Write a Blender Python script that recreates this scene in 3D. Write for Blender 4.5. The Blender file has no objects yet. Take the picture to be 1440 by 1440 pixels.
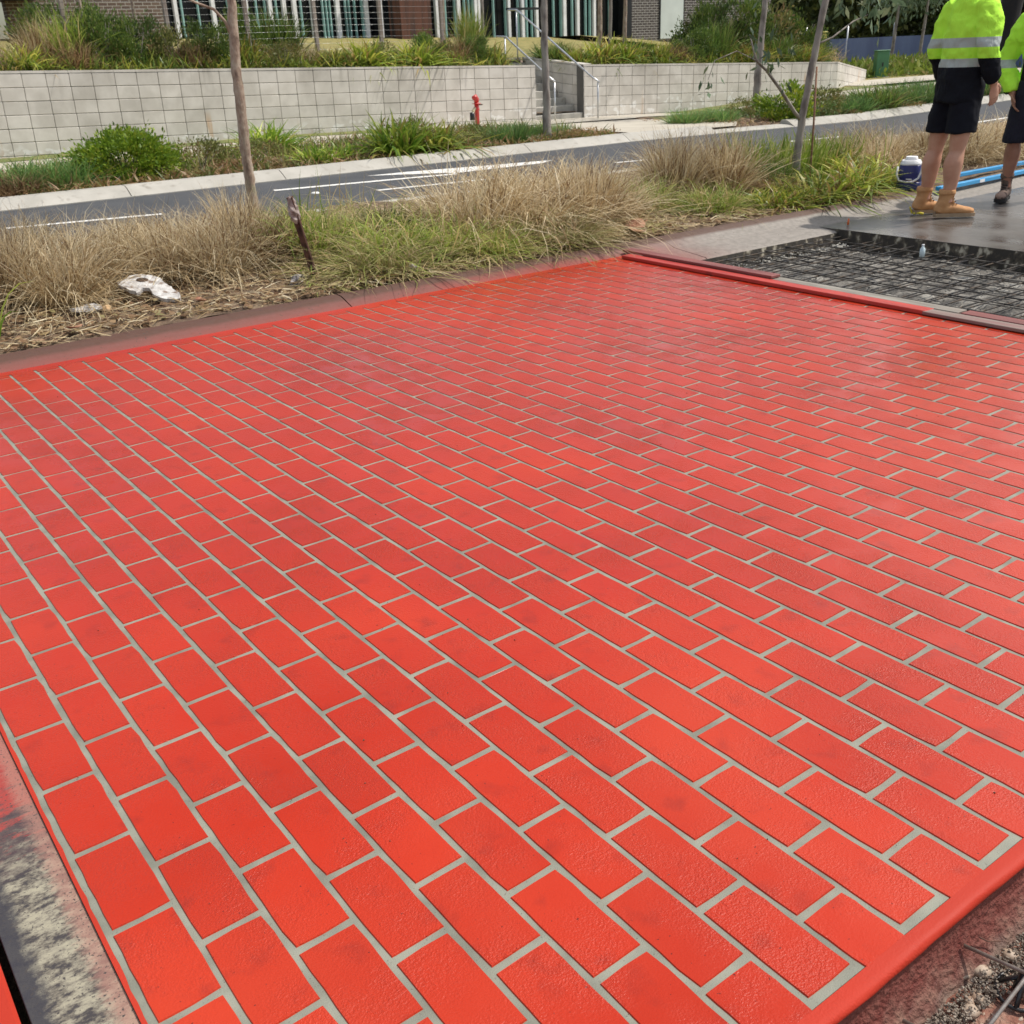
import bpy, bmesh, math, random
import numpy as np
from mathutils import Vector, Matrix
random.seed(7)
rng = np.random.default_rng(11)
scene = bpy.context.scene
COL = scene.collection
R = math.radians

# ---------------------------------------------------------------- camera
cam_d = bpy.data.cameras.new('camera'); cam = bpy.data.objects.new('camera', cam_d); COL.objects.link(cam)
cam.matrix_world = Matrix(((0.8030535, 0.2726836, -0.5298572, -0.164886),
                           (-0.594519, 0.3059661, -0.7435939, -1.374233),
                           (-0.0406475, 0.9121559, 0.4078227, 1.240239), (0, 0, 0, 1)))
cam_d.sensor_width = 36; cam_d.lens = 36.1; cam_d.clip_start = 0.05; cam_d.clip_end = 600
cam_d.dof.use_dof = True; cam_d.dof.focus_distance = 2.3; cam_d.dof.aperture_fstop = 17
scene.camera = cam
# ---------------------------------------------------------------- world, sun
CLX = 11.2
SUN_AZ, SUN_EL = 115, 57      # degrees clockwise from +Y
w = bpy.data.worlds.new('World'); scene.world = w; w.use_nodes = True
nt = w.node_tree; nt.nodes.clear()
sky = nt.nodes.new('ShaderNodeTexSky'); sky.sky_type = 'NISHITA'; sky.sun_disc = False
sky.sun_elevation = R(SUN_EL); sky.sun_rotation = R(SUN_AZ); sky.air_density = 1.2; sky.dust_density = 2.0
bg = nt.nodes.new('ShaderNodeBackground'); bg.inputs[1].default_value = 0.118
wo = nt.nodes.new('ShaderNodeOutputWorld')
# unseen bright cloud added to the sky, placed so the slab reflects a sheen
tcw = nt.nodes.new('ShaderNodeTexCoord'); mpw = nt.nodes.new('ShaderNodeMapping'); mpw.inputs['Scale'].default_value = (1, 1, 2.6); mpw.inputs['Location'].default_value = (CLX, 0, 0); nt.links.new(tcw.outputs['Generated'], mpw.inputs[0])
nzw = nt.nodes.new('ShaderNodeTexNoise'); nzw.inputs['Scale'].default_value = 1.5; nzw.inputs['Detail'].default_value = 7; nt.links.new(mpw.outputs[0], nzw.inputs['Vector'])
crw = nt.nodes.new('ShaderNodeValToRGB'); crw.color_ramp.elements[0].position = .47; crw.color_ramp.elements[1].position = .66; nt.links.new(nzw.outputs[0], crw.inputs[0])
mxw = nt.nodes.new('ShaderNodeMix'); mxw.data_type = 'RGBA'; mxw.inputs[7].default_value = (13.5, 13.3, 13.0, 1)
nt.links.new(crw.outputs[0], mxw.inputs[0]); nt.links.new(sky.outputs[0], mxw.inputs[6]); nt.links.new(mxw.outputs[2], bg.inputs[0]); nt.links.new(bg.outputs[0], wo.inputs[0])
sd = bpy.data.lights.new('sun', 'SUN'); sd.energy = 4.6; sd.angle = R(1.0); sd.color = (1, 0.94, 0.85)
sun = bpy.data.objects.new('sun', sd); COL.objects.link(sun)
dv = Vector((math.sin(R(SUN_AZ)) * math.cos(R(SUN_EL)), math.cos(R(SUN_AZ)) * math.cos(R(SUN_EL)), math.sin(R(SUN_EL))))
sun.rotation_euler = dv.to_track_quat('Z', 'Y').to_euler(); sun.location = (0, 0, 30)
scene.view_settings.view_transform = 'Standard'; scene.view_settings.look = 'None'
scene.view_settings.exposure = -0.16; scene.view_settings.gamma = 1

# ---------------------------------------------------------------- helpers
def tag(o, label=None, cat=None, group=None, kind=None):
    if label: o['label'] = label
    if cat: o['category'] = cat
    if group: o['group'] = group
    if kind: o['kind'] = kind
    return o
def link(name, me, parent=None, loc=None, rot=None, scale=None):
    o = bpy.data.objects.new(name, me); COL.objects.link(o)
    if parent is not None: o.parent = parent
    if loc is not None: o.location = loc
    if rot is not None: o.rotation_euler = rot
    if scale is not None: o.scale = scale
    return o
def empty(name, loc=(0, 0, 0), rz=0, **k):
    o = link(name, None, loc=loc, rot=(0, 0, rz)); return tag(o, **k)
class MB:
    """collects shapes and builds one mesh"""
    def __init__(s): s.v = []; s.f = []; s.sm = []
    def add(s, vs, fs, smooth=False):
        b = len(s.v); s.v += [tuple(p) for p in vs]; s.f += [tuple(i + b for i in q) for q in fs]; s.sm += [smooth] * len(fs); return s
    def box(s, x0, x1, y0, y1, z0, z1, bev=0.0, M=None):
        if bev <= 0:
            vs = [(x, y, z) for z in (z0, z1) for y in (y0, y1) for x in (x0, x1)]
            fs = [(0, 2, 3, 1), (4, 5, 7, 6), (0, 1, 5, 4), (2, 6, 7, 3), (0, 4, 6, 2), (1, 3, 7, 5)]
        else:
            bm = bmesh.new(); bmesh.ops.create_cube(bm, size=1)
            for v in bm.verts:
                v.co = Vector(((x0 + x1) / 2 + v.co.x * (x1 - x0), (y0 + y1) / 2 + v.co.y * (y1 - y0), (z0 + z1) / 2 + v.co.z * (z1 - z0)))
            bmesh.ops.bevel(bm, geom=bm.edges[:], offset=bev, segments=1, affect='EDGES', profile=0.5)
            bm.verts.index_update(); vs = [v.co.copy() for v in bm.verts]; fs = [[v.index for v in f.verts] for f in bm.faces]; bm.free()
        if M is not None: vs = [M @ Vector(p) for p in vs]
        return s.add(vs, fs)
    def tube(s, pts, rad, n=8, cap=True, flat=1.0, side=None):
        pts = [Vector(p) for p in pts]
        if not hasattr(rad, '__len__'): rad = [rad] * len(pts)
        vs = []; fs = []; u = None
        for i, p in enumerate(pts):
            d = (pts[min(i + 1, len(pts) - 1)] - pts[max(i - 1, 0)])
            if d.length < 1e-9: d = Vector((0, 0, 1))
            d.normalize()
            if u is None:
                u = Vector(side) if side else (Vector((1, 0, 0)) if abs(d.x) < .9 else Vector((0, 1, 0)))
            u = (u - d * u.dot(d)).normalized(); w_ = d.cross(u)
            r = rad[i]; ra, rb = (r if hasattr(r, '__len__') else (r, r * flat))
            for k in range(n):
                a = 2 * math.pi * k / n
                vs.append(p + u * (math.cos(a) * ra) + w_ * (math.sin(a) * rb))
        for i in range(len(pts) - 1):
            for k in range(n):
                k2 = (k + 1) % n
                fs.append((i * n + k, i * n + k2, (i + 1) * n + k2, (i + 1) * n + k))
        if cap:
            fs.append(tuple(reversed(range(n)))); fs.append(tuple((len(pts) - 1) * n + k for k in range(n)))
        return s.add(vs, fs, True)
    def stube(s, pts, rad, n=8, sub=4, **k):
        P = [Vector(p) for p in pts]; Rr = [tuple(q) if hasattr(q, '__len__') else (q, q) for q in rad]; Q = []; R2 = []
        cr = lambda a, b, c, d, t: .5 * ((2 * b) + (c - a) * t + (2 * a - 5 * b + 4 * c - d) * t * t + (3 * b - a - 3 * c + d) * t ** 3)
        for i in range(len(P) - 1):
            i0, i3 = max(i - 1, 0), min(i + 2, len(P) - 1)
            for j in range(sub):
                t = j / sub; Q.append(Vector([cr(P[i0][a], P[i][a], P[i + 1][a], P[i3][a], t) for a in range(3)])); R2.append(tuple(max(.004, cr(Rr[i0][a], Rr[i][a], Rr[i + 1][a], Rr[i3][a], t)) for a in range(2)))
        Q.append(P[-1]); R2.append(Rr[-1]); return s.tube(Q, R2, n, **k)
    def ell(s, c, r, nu=12, nv=8, M=None):
        vs = []; fs = []
        for j in range(nv + 1):
            t = math.pi * j / nv
            for k in range(nu):
                a = 2 * math.pi * k / nu
                vs.append(Vector((r[0] * math.sin(t) * math.cos(a), r[1] * math.sin(t) * math.sin(a), r[2] * math.cos(t))))
        for j in range(nv):
            for k in range(nu):
                k2 = (k + 1) % nu; fs.append((j * nu + k, (j + 1) * nu + k, (j + 1) * nu + k2, j * nu + k2))
        if M is not None: vs = [M @ p for p in vs]
        return s.add([p + Vector(c) for p in vs], fs, True)
    def prism(s, poly, z0, z1):
        n = len(poly)
        vs = [(x, y, z0) for x, y in poly] + [(x, y, z1) for x, y in poly]
        fs = [tuple(reversed(range(n))), tuple(range(n, 2 * n))] + [(i, (i + 1) % n, n + (i + 1) % n, n + i) for i in range(n)]
        return s.add(vs, fs)
    def mesh(s, name, mat):
        me = bpy.data.meshes.new(name); me.from_pydata([tuple(p) for p in s.v], [], s.f)
        me.polygons.foreach_set('use_smooth', s.sm); me.materials.append(mat); me.update(); return me
    def build(s, name, mat, parent=None, **k):
        return link(name, s.mesh(name, mat), parent, **k)

def N(nt, t, **k):
    n = nt.nodes.new(t)
    for a, b in k.items(): setattr(n, a, b)
    return n
def pm(name, cols, scale=5.0, rough=(0.7, 0.9), bump=0.2, bscale=None, dist=0.01, metal=0.0, spec=0.5, detail=6,
       coord='pos', stretch=None, ramp=(0.35, 0.65), rnd=0.0, coat=0.0, nrough=.5, patchy=0, crough=.12, lumps=None, rot=0.0, fine=None):
    m = bpy.data.materials.new(name); m.use_nodes = True; t = m.node_tree; L = t.links.new
    b = t.nodes['Principled BSDF']; b.inputs['Metallic'].default_value = metal; b.inputs['Specular IOR Level'].default_value = spec
    if coat: b.inputs['Coat Weight'].default_value = coat; b.inputs['Coat Roughness'].default_value = crough
    if coord == 'pos': src = N(t, 'ShaderNodeNewGeometry').outputs['Position']
    else: src = N(t, 'ShaderNodeTexCoord').outputs['Object']
    mp = N(t, 'ShaderNodeMapping'); L(src, mp.inputs[0]); src = mp.outputs[0]
    mp.inputs['Rotation'].default_value = (0, 0, rot)
    if stretch: mp.inputs['Scale'].default_value = stretch
    nz = N(t, 'ShaderNodeTexNoise'); nz.inputs['Scale'].default_value = scale; nz.inputs['Detail'].default_value = detail; nz.inputs['Roughness'].default_value = nrough
    L(src, nz.inputs['Vector'])
    cr = N(t, 'ShaderNodeValToRGB'); L(nz.outputs[0], cr.inputs[0]); e = cr.color_ramp.elements
    while len(e) < len(cols): e.new(0.5)
    for i, c in enumerate(cols):
        e[i].position = ramp[0] + (ramp[1] - ramp[0]) * i / max(1, len(cols) - 1); e[i].color = (*c, 1)
    out = cr.outputs[0]
    if fine:
        n3 = N(t, 'ShaderNodeTexNoise'); n3.inputs['Scale'].default_value = fine[0]; n3.inputs['Detail'].default_value = 3; L(src, n3.inputs['Vector'])
        r3 = N(t, 'ShaderNodeValToRGB'); L(n3.outputs[0], r3.inputs[0]); r3.color_ramp.elements[0].position = fine[2]; r3.color_ramp.elements[1].position = fine[3]
        mx = N(t, 'ShaderNodeMix', data_type='RGBA'); L(r3.outputs[0], mx.inputs[0]); L(out, mx.inputs[6]); mx.inputs[7].default_value = (*fine[1], 1); out = mx.outputs[2]
    if rnd:
        oi = N(t, 'ShaderNodeObjectInfo'); mr = N(t, 'ShaderNodeMapRange'); L(oi.outputs['Random'], mr.inputs[0])
        mr.inputs[3].default_value = 1 - rnd; mr.inputs[4].default_value = 1 + rnd
        hs = N(t, 'ShaderNodeHueSaturation'); L(out, hs.inputs['Color']); L(mr.outputs[0], hs.inputs['Value']); out = hs.outputs[0]
    L(out, b.inputs['Base Color'])
    n2 = N(t, 'ShaderNodeTexNoise'); n2.inputs['Scale'].default_value = bscale or scale * 6; n2.inputs['Detail'].default_value = 5; L(src, n2.inputs['Vector'])
    mr = N(t, 'ShaderNodeMapRange'); L(nz.outputs[0], mr.inputs[0]); mr.inputs[1].default_value = .3; mr.inputs[2].default_value = .7
    mr.inputs[3].default_value = rough[0]; mr.inputs[4].default_value = rough[1]; L(mr.outputs[0], b.inputs['Roughness'])
    if bump:
        bp = N(t, 'ShaderNodeBump'); bp.inputs['Strength'].default_value = bump; bp.inputs['Distance'].default_value = dist
        h = n2.outputs[0]
        if lumps:
            n4 = N(t, 'ShaderNodeTexNoise'); n4.inputs['Scale'].default_value = lumps[0]; n4.inputs['Detail'].default_value = 3; n4.inputs['Distortion'].default_value = 3.5; L(src, n4.inputs['Vector'])
            ma = N(t, 'ShaderNodeMath', operation='MULTIPLY_ADD'); L(n4.outputs[0], ma.inputs[0]); ma.inputs[1].default_value = lumps[1]; L(h, ma.inputs[2]); h = ma.outputs[0]
        L(h, bp.inputs['Height']); L(bp.outputs[0], b.inputs['Normal'])
        if patchy:
            n5 = N(t, 'ShaderNodeTexNoise'); n5.inputs['Scale'].default_value = patchy; n5.inputs['Detail'].default_value = 3; L(src, n5.inputs['Vector'])
            m5 = N(t, 'ShaderNodeMapRange'); L(n5.outputs[0], m5.inputs[0]); m5.inputs[1].default_value = .38; m5.inputs[2].default_value = .66; m5.inputs[3].default_value = bump * .18; m5.inputs[4].default_value = bump; L(m5.outputs[0], bp.inputs['Strength'])
    return m
def plain(name, c, rough=.5, metal=0., spec=.5, **k):
    return pm(name, [tuple(x * .88 for x in c), tuple(min(1, x * 1.1) for x in c)], rough=(rough * .85, min(1, rough * 1.15)), metal=metal, spec=spec, **k)
def leafmat(name, cols, rough=.55, trans=.3):
    m = bpy.data.materials.new(name); m.use_nodes = True; t = m.node_tree; L = t.links.new
    b = t.nodes['Principled BSDF']; at = N(t, 'ShaderNodeAttribute', attribute_name='v')
    cr = N(t, 'ShaderNodeValToRGB'); L(at.outputs['Fac'], cr.inputs[0]); e = cr.color_ramp.elements
    while len(e) < len(cols): e.new(.5)
    for i, c in enumerate(cols): e[i].position = i / (len(cols) - 1); e[i].color = (*c, 1)
    oi = N(t, 'ShaderNodeObjectInfo'); mr = N(t, 'ShaderNodeMapRange'); L(oi.outputs['Random'], mr.inputs[0]); mr.inputs[3].default_value = .66; mr.inputs[4].default_value = 1.22
    hs = N(t, 'ShaderNodeHueSaturation'); L(cr.outputs[0], hs.inputs['Color']); L(mr.outputs[0], hs.inputs['Value'])
    L(hs.outputs[0], b.inputs['Base Color']); b.inputs['Roughness'].default_value = rough; b.inputs['Specular IOR Level'].default_value = .35
    tr = N(t, 'ShaderNodeBsdfTranslucent'); L(hs.outputs[0], tr.inputs[0]); mx = N(t, 'ShaderNodeMixShader'); mx.inputs[0].default_value = trans
    L(b.outputs[0], mx.inputs[1]); L(tr.outputs[0], mx.inputs[2]); L(mx.outputs[0], t.nodes['Material Output'].inputs[0])
    return m

# ---------------------------------------------------------------- materials
M = {}
RED = (0.64, 0.044, 0.022)
M['red'] = pm('red_coating', [(0.385, 0.020, 0.002), (0.445, 0.024, 0.003), (0.49, 0.033, 0.006)], scale=1.3, rough=(.15, .50), bump=1, bscale=280, dist=.0026,
              ramp=(.3, .7), rnd=.05, lumps=(30, .8), fine=(13, (.29, .019, .006), .58, .86), spec=.30, patchy=7, coat=.34, crough=.26)
M['redline'] = pm('red_coating_edge', [(0.39, 0.028, 0.012), (0.45, 0.034, 0.016)], scale=3, rough=(.5, .75), bump=.7, bscale=260, dist=.002, spec=.25, lumps=(30, .8), patchy=7)
M['grout'] = pm('grey_base_coat', [(0.170, .172, .136), (.265, .268, .215)], scale=11, rough=(.5, .75), bump=.6, bscale=400, dist=.001, fine=(120, (.16, .15, .12), .66, .74))
M['kerb'] = None
M['concrete'] = pm('pale_concrete', [(.36, .345, .305), (.46, .44, .395)], scale=3, rough=(.8, .95), bump=.3, bscale=120, dist=.003, fine=(1.2, (.36, .34, .30), .5, .8))
M['path'] = pm('path_concrete', [(.42, .38, .31), (.50, .46, .38)], scale=1.5, rough=(.85, .95), bump=.2, bscale=90, dist=.002)
M['asphalt'] = pm('asphalt', [(.045, .048, .053), (.068, .071, .077)], scale=2.2, rough=(.75, .95), bump=.5, bscale=220, dist=.004, fine=(160, (.17, .17, .17), .6, .75))
M['paint'] = pm('road_paint', [(.66, .65, .61), (.8, .79, .76)], scale=14, rough=(.6, .8), bump=.2, dist=.001, fine=(30, (.35, .35, .34), .68, .8))
M['soil'] = pm('dry_soil', [(.075, .045, .028), (.16, .105, .065), (.22, .16, .10)], scale=9, rough=(.9, 1), bump=1, bscale=50, dist=.02)
M['mulch'] = pm('bark_mulch', [(.10, .055, .035), (.26, .16, .09), (.42, .31, .19)], scale=60, rough=(.9, 1), bump=.6, dist=.004, ramp=(.3, .7))
M['lawn'] = pm('dry_lawn', [(.22, .19, .06), (.33, .27, .10)], scale=3, rough=(.9, 1), bump=.6, bscale=60, dist=.02, fine=(14, (.13, .16, .04), .5, .7))
M['greenlawn'] = pm('green_lawn', [(.10, .13, .035), (.22, .21, .07)], scale=4, rough=(.9, 1), bump=.6, bscale=60, dist=.02)
M['block'] = pm('wall_block', [(.58, .545, .49), (.68, .645, .59)], scale=4, rough=(.85, .95), bump=.4, bscale=110, dist=.002, rnd=.07, fine=(2.5, (.50, .47, .42), .5, .75))
M['joint'] = plain('wall_joint', (.13, .125, .115), .95)
M['bark'] = pm('pinkish_bark', [(.15, .095, .07), (.35, .26, .20), (.48, .41, .33)], scale=16, rough=(.8, .95), bump=1, bscale=60, dist=.006, stretch=(1, 1, .45), nrough=.7, fine=(9, (.27, .26, .17), .55, .7))
M['bark2'] = pm('grey_bark', [(.14, .115, .10), (.27, .235, .21), (.33, .30, .26)], scale=10, rough=(.8, .95), bump=.8, bscale=50, dist=.006, stretch=(1, 1, .4))
M['darkbark'] = pm('dark_bark', [(.008, .007, .007), (.022, .018, .017)], scale=10, rough=(.8, .95), bump=.7, dist=.006)
M['post'] = pm('weathered_post', [(.24, .19, .16), (.36, .31, .27)], scale=12, rough=(.85, .95), bump=.5, stretch=(1, 1, .2))
M['steel'] = plain('galvanised_steel', (.62, .63, .64), .35, metal=.8, scale=20, bump=.05)
M['wire'] = plain('fence_wire', (.55, .56, .56), .35, metal=.7, scale=20, bump=0)
M['rust'] = pm('rusty_steel', [(.045, .022, .016), (.11, .055, .040), (.16, .08, .055)], scale=25, rough=(.7, .95), bump=.5, dist=.002, metal=.2)
M['rebar'] = pm('dark_rebar', [(.018, .018, .021), (.05, .045, .042), (.10, .075, .055)], scale=14, rough=(.35, .7), bump=.4, bscale=200, dist=.001, metal=.55)
M['rebarl'] = pm('bare_rebar', [(.30, .26, .22), (.46, .42, .38)], scale=30, rough=(.35, .6), bump=.3, bscale=200, dist=.001, metal=.7)
M['blackpl'] = plain('black_plastic', (.012, .012, .014), .3, scale=20, bump=.05)
M['white'] = plain('white_render', (.82, .83, .85), .5, scale=3, bump=.05)
M['teal'] = plain('teal_aluminium', (.30, .52, .50), .4, scale=3, bump=.05)
M['redconc'] = None
M['hiv'] = None

def mix_mat(name, base_cols, over, mask, bump=.4, rough=(.4, .8), bscale=90, dist=.003, scale=5):
    """base noise colours overlaid with a colour whose mask is a function of the position, roughened by noise"""
    m = pm(name, base_cols, scale=scale, rough=rough, bump=bump, bscale=bscale, dist=dist); t = m.node_tree; L = t.links.new
    b = t.nodes['Principled BSDF']; src = b.inputs['Base Color'].links[0].from_socket
    g = N(t, 'ShaderNodeNewGeometry'); sp = N(t, 'ShaderNodeSeparateXYZ'); L(g.outputs['Position'], sp.inputs[0])
    for (axis, p0, p1, amp, nsc, col, mx_, *gate) in over:
        nz = N(t, 'ShaderNodeTexNoise'); nz.inputs['Scale'].default_value = nsc; nz.inputs['Detail'].default_value = 6; L(g.outputs['Position'], nz.inputs['Vector'])
        ma = N(t, 'ShaderNodeMath', operation='MULTIPLY_ADD'); L(nz.outputs[0], ma.inputs[0]); ma.inputs[1].default_value = amp; L(sp.outputs['XYZ'.index(axis)], ma.inputs[2])
        mr = N(t, 'ShaderNodeMapRange'); L(ma.outputs[0], mr.inputs[0]); mr.inputs[1].default_value = p0 + amp * .5; mr.inputs[2].default_value = p1 + amp * .5; mr.inputs[4].default_value = mx_
        if gate:
            mg = N(t, 'ShaderNodeMapRange'); L(sp.outputs[0], mg.inputs[0]); mg.inputs[1].default_value = gate[0]; mg.inputs[2].default_value = gate[1]; mm = N(t, 'ShaderNodeMath', operation='MULTIPLY'); L(mr.outputs[0], mm.inputs[0]); L(mg.outputs[0], mm.inputs[1]); mr = mm
        mx = N(t, 'ShaderNodeMix', data_type='RGBA'); L(mr.outputs[0], mx.inputs[0]); L(src, mx.inputs[6]); mx.inputs[7].default_value = (*col, 1); src = mx.outputs[2]
    L(src, b.inputs['Base Color']); return m
# kerb: concrete stained red where it borders the coated slab (x < about 4.6), damp brown along its back edge
M['kerb'] = mix_mat('stained_kerb', [(.20, .178, .155), (.29, .262, .232)],
    [('X', 5.4, 3.9, .9, 3, (.17, .058, .042), .9), ('X', 4.9, 4.0, 1.6, 1.7, (.20, .048, .036), .8), ('Y', 3.725, 3.675, .05, 9, (.36, .05, .038), .45, 4.9, 4.5), ('X', 3.2, 2.9, 2.4, 6, (.13, .08, .065), .3), ('Y', 3.735, 3.765, .03, 8, (.085, .040, .025), .92)], None, rough=(.6, .85), bscale=150, dist=.004, scale=30)
M['slabside'] = mix_mat('oversprayed_concrete', [(.10, .065, .05), (.22, .14, .105), (.33, .24, .18)],
    [('Z', -.17, -.08, .10, 14, (.17, .030, .022), .85), ('Z', -.115, -.15, .04, 20, (.20, .18, .155), .8)], None, bump=1, rough=(.6, .9), bscale=90, dist=.010, scale=45)
M['wet'] = pm('wet_concrete', [(.055, .048, .043), (.095, .084, .076), (.16, .147, .134)], scale=2.2, rough=(.14, .5), bump=.35, bscale=60, dist=.002, stretch=(1.6, .7, 1), ramp=(.3, .72))
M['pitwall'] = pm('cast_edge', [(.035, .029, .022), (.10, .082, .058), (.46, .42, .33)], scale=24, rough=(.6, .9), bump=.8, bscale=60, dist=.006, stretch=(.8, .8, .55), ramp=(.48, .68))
M['pitfloor'] = pm('pit_floor', [(.045, .042, .038), (.14, .13, .115), (.36, .345, .31)], scale=7, rough=(.7, .95), bump=1, bscale=45, dist=.02, ramp=(.36, .66))
M['redsoil'] = pm('red_gravel_soil', [(.13, .05, .035), (.24, .10, .07), (.33, .20, .15)], scale=22, rough=(.85, 1), bump=1, bscale=90, dist=.012)
M['board'] = None
M['plankred'] = pm('red_stained_plank', [(.38, .040, .030), (.50, .055, .038)], scale=7, rough=(.4, .6), bump=.4, bscale=80, dist=.001, stretch=(3, .5, 1), fine=(20, (.20, .03, .025), .6, .8))
M['plankdark'] = pm('maroon_plank', [(.17, .050, .045), (.26, .085, .075)], scale=5, rough=(.45, .7), bump=.4, bscale=80, dist=.001, stretch=(3, .5, 1))
M['plankgrey'] = pm('grey_plank', [(.17, .15, .125), (.29, .27, .23)], scale=5, rough=(.6, .8), bump=.4, bscale=80, dist=.001, stretch=(4, .6, 1), fine=(1.2, (.22, .12, .11), .45, .6))

# tiny dark pits in the coating
def speckle(m, sc, lo, hi, col):
    t = m.node_tree; b = t.nodes['Principled BSDF']; src = b.inputs['Base Color'].links[0].from_socket; g = N(t, 'ShaderNodeNewGeometry')
    nz = N(t, 'ShaderNodeTexNoise'); nz.inputs['Scale'].default_value = sc; nz.inputs['Detail'].default_value = 2; t.links.new(g.outputs['Position'], nz.inputs['Vector'])
    mr = N(t, 'ShaderNodeMapRange'); t.links.new(nz.outputs[0], mr.inputs[0]); mr.inputs[1].default_value = lo; mr.inputs[2].default_value = hi
    mx = N(t, 'ShaderNodeMix', data_type='RGBA'); t.links.new(mr.outputs[0], mx.inputs[0]); t.links.new(src, mx.inputs[6]); mx.inputs[7].default_value = (*col, 1); t.links.new(mx.outputs[2], b.inputs['Base Color'])
speckle(M['grout'], 260, .66, .74, (.09, .08, .065)); speckle(M['red'], 150, .72, .78, (.12, .012, .006)); speckle(M['kerb'], 60, .66, .74, (.07, .05, .04)); speckle(M['concrete'], 9, .60, .78, (.26, .235, .20))
# rust runs and lime bloom low on the block walls
def wall_stain(m, vec, lo, hi, z0, z1, col, fac):
    t = m.node_tree; b = t.nodes['Principled BSDF']; src = b.inputs['Base Color'].links[0].from_socket; g = N(t, 'ShaderNodeNewGeometry'); mp = N(t, 'ShaderNodeMapping'); mp.inputs['Scale'].default_value = vec; t.links.new(g.outputs['Position'], mp.inputs[0])
    nz = N(t, 'ShaderNodeTexNoise'); nz.inputs['Scale'].default_value = 1; nz.inputs['Detail'].default_value = 5; t.links.new(mp.outputs[0], nz.inputs['Vector'])
    mr = N(t, 'ShaderNodeMapRange'); t.links.new(nz.outputs[0], mr.inputs[0]); mr.inputs[1].default_value = lo; mr.inputs[2].default_value = hi
    sp = N(t, 'ShaderNodeSeparateXYZ'); t.links.new(g.outputs['Position'], sp.inputs[0]); mz_ = N(t, 'ShaderNodeMapRange'); t.links.new(sp.outputs[2], mz_.inputs[0]); mz_.inputs[1].default_value = z0; mz_.inputs[2].default_value = z1; mz_.inputs[4].default_value = fac
    mm = N(t, 'ShaderNodeMath', operation='MULTIPLY'); t.links.new(mr.outputs[0], mm.inputs[0]); t.links.new(mz_.outputs[0], mm.inputs[1])
    mx = N(t, 'ShaderNodeMix', data_type='RGBA'); t.links.new(mm.outputs[0], mx.inputs[0]); t.links.new(src, mx.inputs[6]); mx.inputs[7].default_value = (*col, 1); t.links.new(mx.outputs[2], b.inputs['Base Color'])
wall_stain(M['block'], (2.6, 2.6, .35), .62, .68, .55, .30, (.52, .30, .13), .75); wall_stain(M['block'], (7, 7, 9), .55, .62, .28, .12, (.80, .79, .76), .8); wall_stain(M['block'], (.9, .9, .25), .52, .70, .2, .9, (.33, .305, .26), .6); wall_stain(M['block'], (5, 5, .5), .58, .70, .7, 1.15, (.26, .24, .20), .5)
# ================================================================ SLAB
Wc, Lb, G, GW = 0.107, 0.2169, 0.0122, 0.0098           # course pitch, brick pitch, joint width
X1, YE, YK = 4.46, -0.80, 3.67             # slab extents
slab = MB().box(-.0125, X1, YE + .032, YK, -.125, 0).build('concrete_slab', M['grout']); tag(slab, kind='structure')
# exposed side of the slab below the coated arris
sb = MB(); nx = 90; rows = [(-.006, -.006), (-.014, -.0035), (-.020, -.0015), (-.05, -.001), (-.085, -.006), (-.115, -.030), (-.16, -.055)]
for j, (z, dy) in enumerate(rows):
    for i in range(nx + 1):
        x = -.02 + (X1 + .02) * i / nx
        a = .0 if j < 2 else .004
        a = a + (.010 if j > 4 else 0)
        sb.v.append((x, YE + .011 + dy + random.uniform(-a, a), z + (random.uniform(-.006, .006) if j > 3 else 0)))
for j in range(len(rows) - 1):
    for i in range(nx): a = j * (nx + 1) + i; sb.f.append((a, a + nx + 1, a + nx + 2, a + 1)); sb.sm.append(True)
sb.build('rough_side', M['slabside'], slab)
# coated arris: strip with rounded edge
eb = MB(); prof = [(-.770, .0026), (-.785, .0025), (-.7925, .0016), (-.7965, -.0006), (-.7990, -.0050), (-.7995, -.0100), (-.7980, -.0135)]; nx = 120
for j, (y, z) in enumerate(prof):
    for i in range(nx + 1):
        eb.v.append((-.0125 + (X1 + .0125) * i / nx, y + (random.uniform(-.0010, .0010) + .0015 * math.sin(i * .9) * math.sin(i * .23) if j > 2 else 0), z + (random.uniform(-.0008, .0008) if j > 3 else 0)))
for j in range(len(prof) - 1):
    for i in range(nx): a = j * (nx + 1) + i; eb.f.append((a, a + nx + 1, a + nx + 2, a + 1)); eb.sm.append(True)
eb.build('edge_strip', M['redline'], slab)
# red strip by the kerb, and the narrow one at the left edge
kb = MB(); nx = 140
ys = [3.622, 3.645, YK + .004]
for j, y in enumerate(ys):
    for i in range(nx + 1): kb.v.append((-.0125 + (X1 + .02) * i / nx, y + (random.uniform(-.004, .004) if j == 0 else 0), .0026 + (.004 if j == 2 else 0)))
for j in range(2):
    for i in range(nx): a = j * (nx + 1) + i; kb.f.append((a, a + 1, a + nx + 2, a + nx + 1)); kb.sm.append(True)
kb.build('back_strip', M['red'], slab)
lb = MB(); ny = 150
for j, x in enumerate((-.0130, -.0056)):
    for i in range(ny + 1):
        lb.v.append((x + random.uniform(-.0012, .0012) if j else x, -.77 + 4.36 * i / ny, .0030))
for i in range(ny): a = i; lb.f.append((a, a + ny + 1, a + ny + 2, a + 1)); lb.sm.append(True)
lb.build('side_strip', M['redline'], slab)

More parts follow.
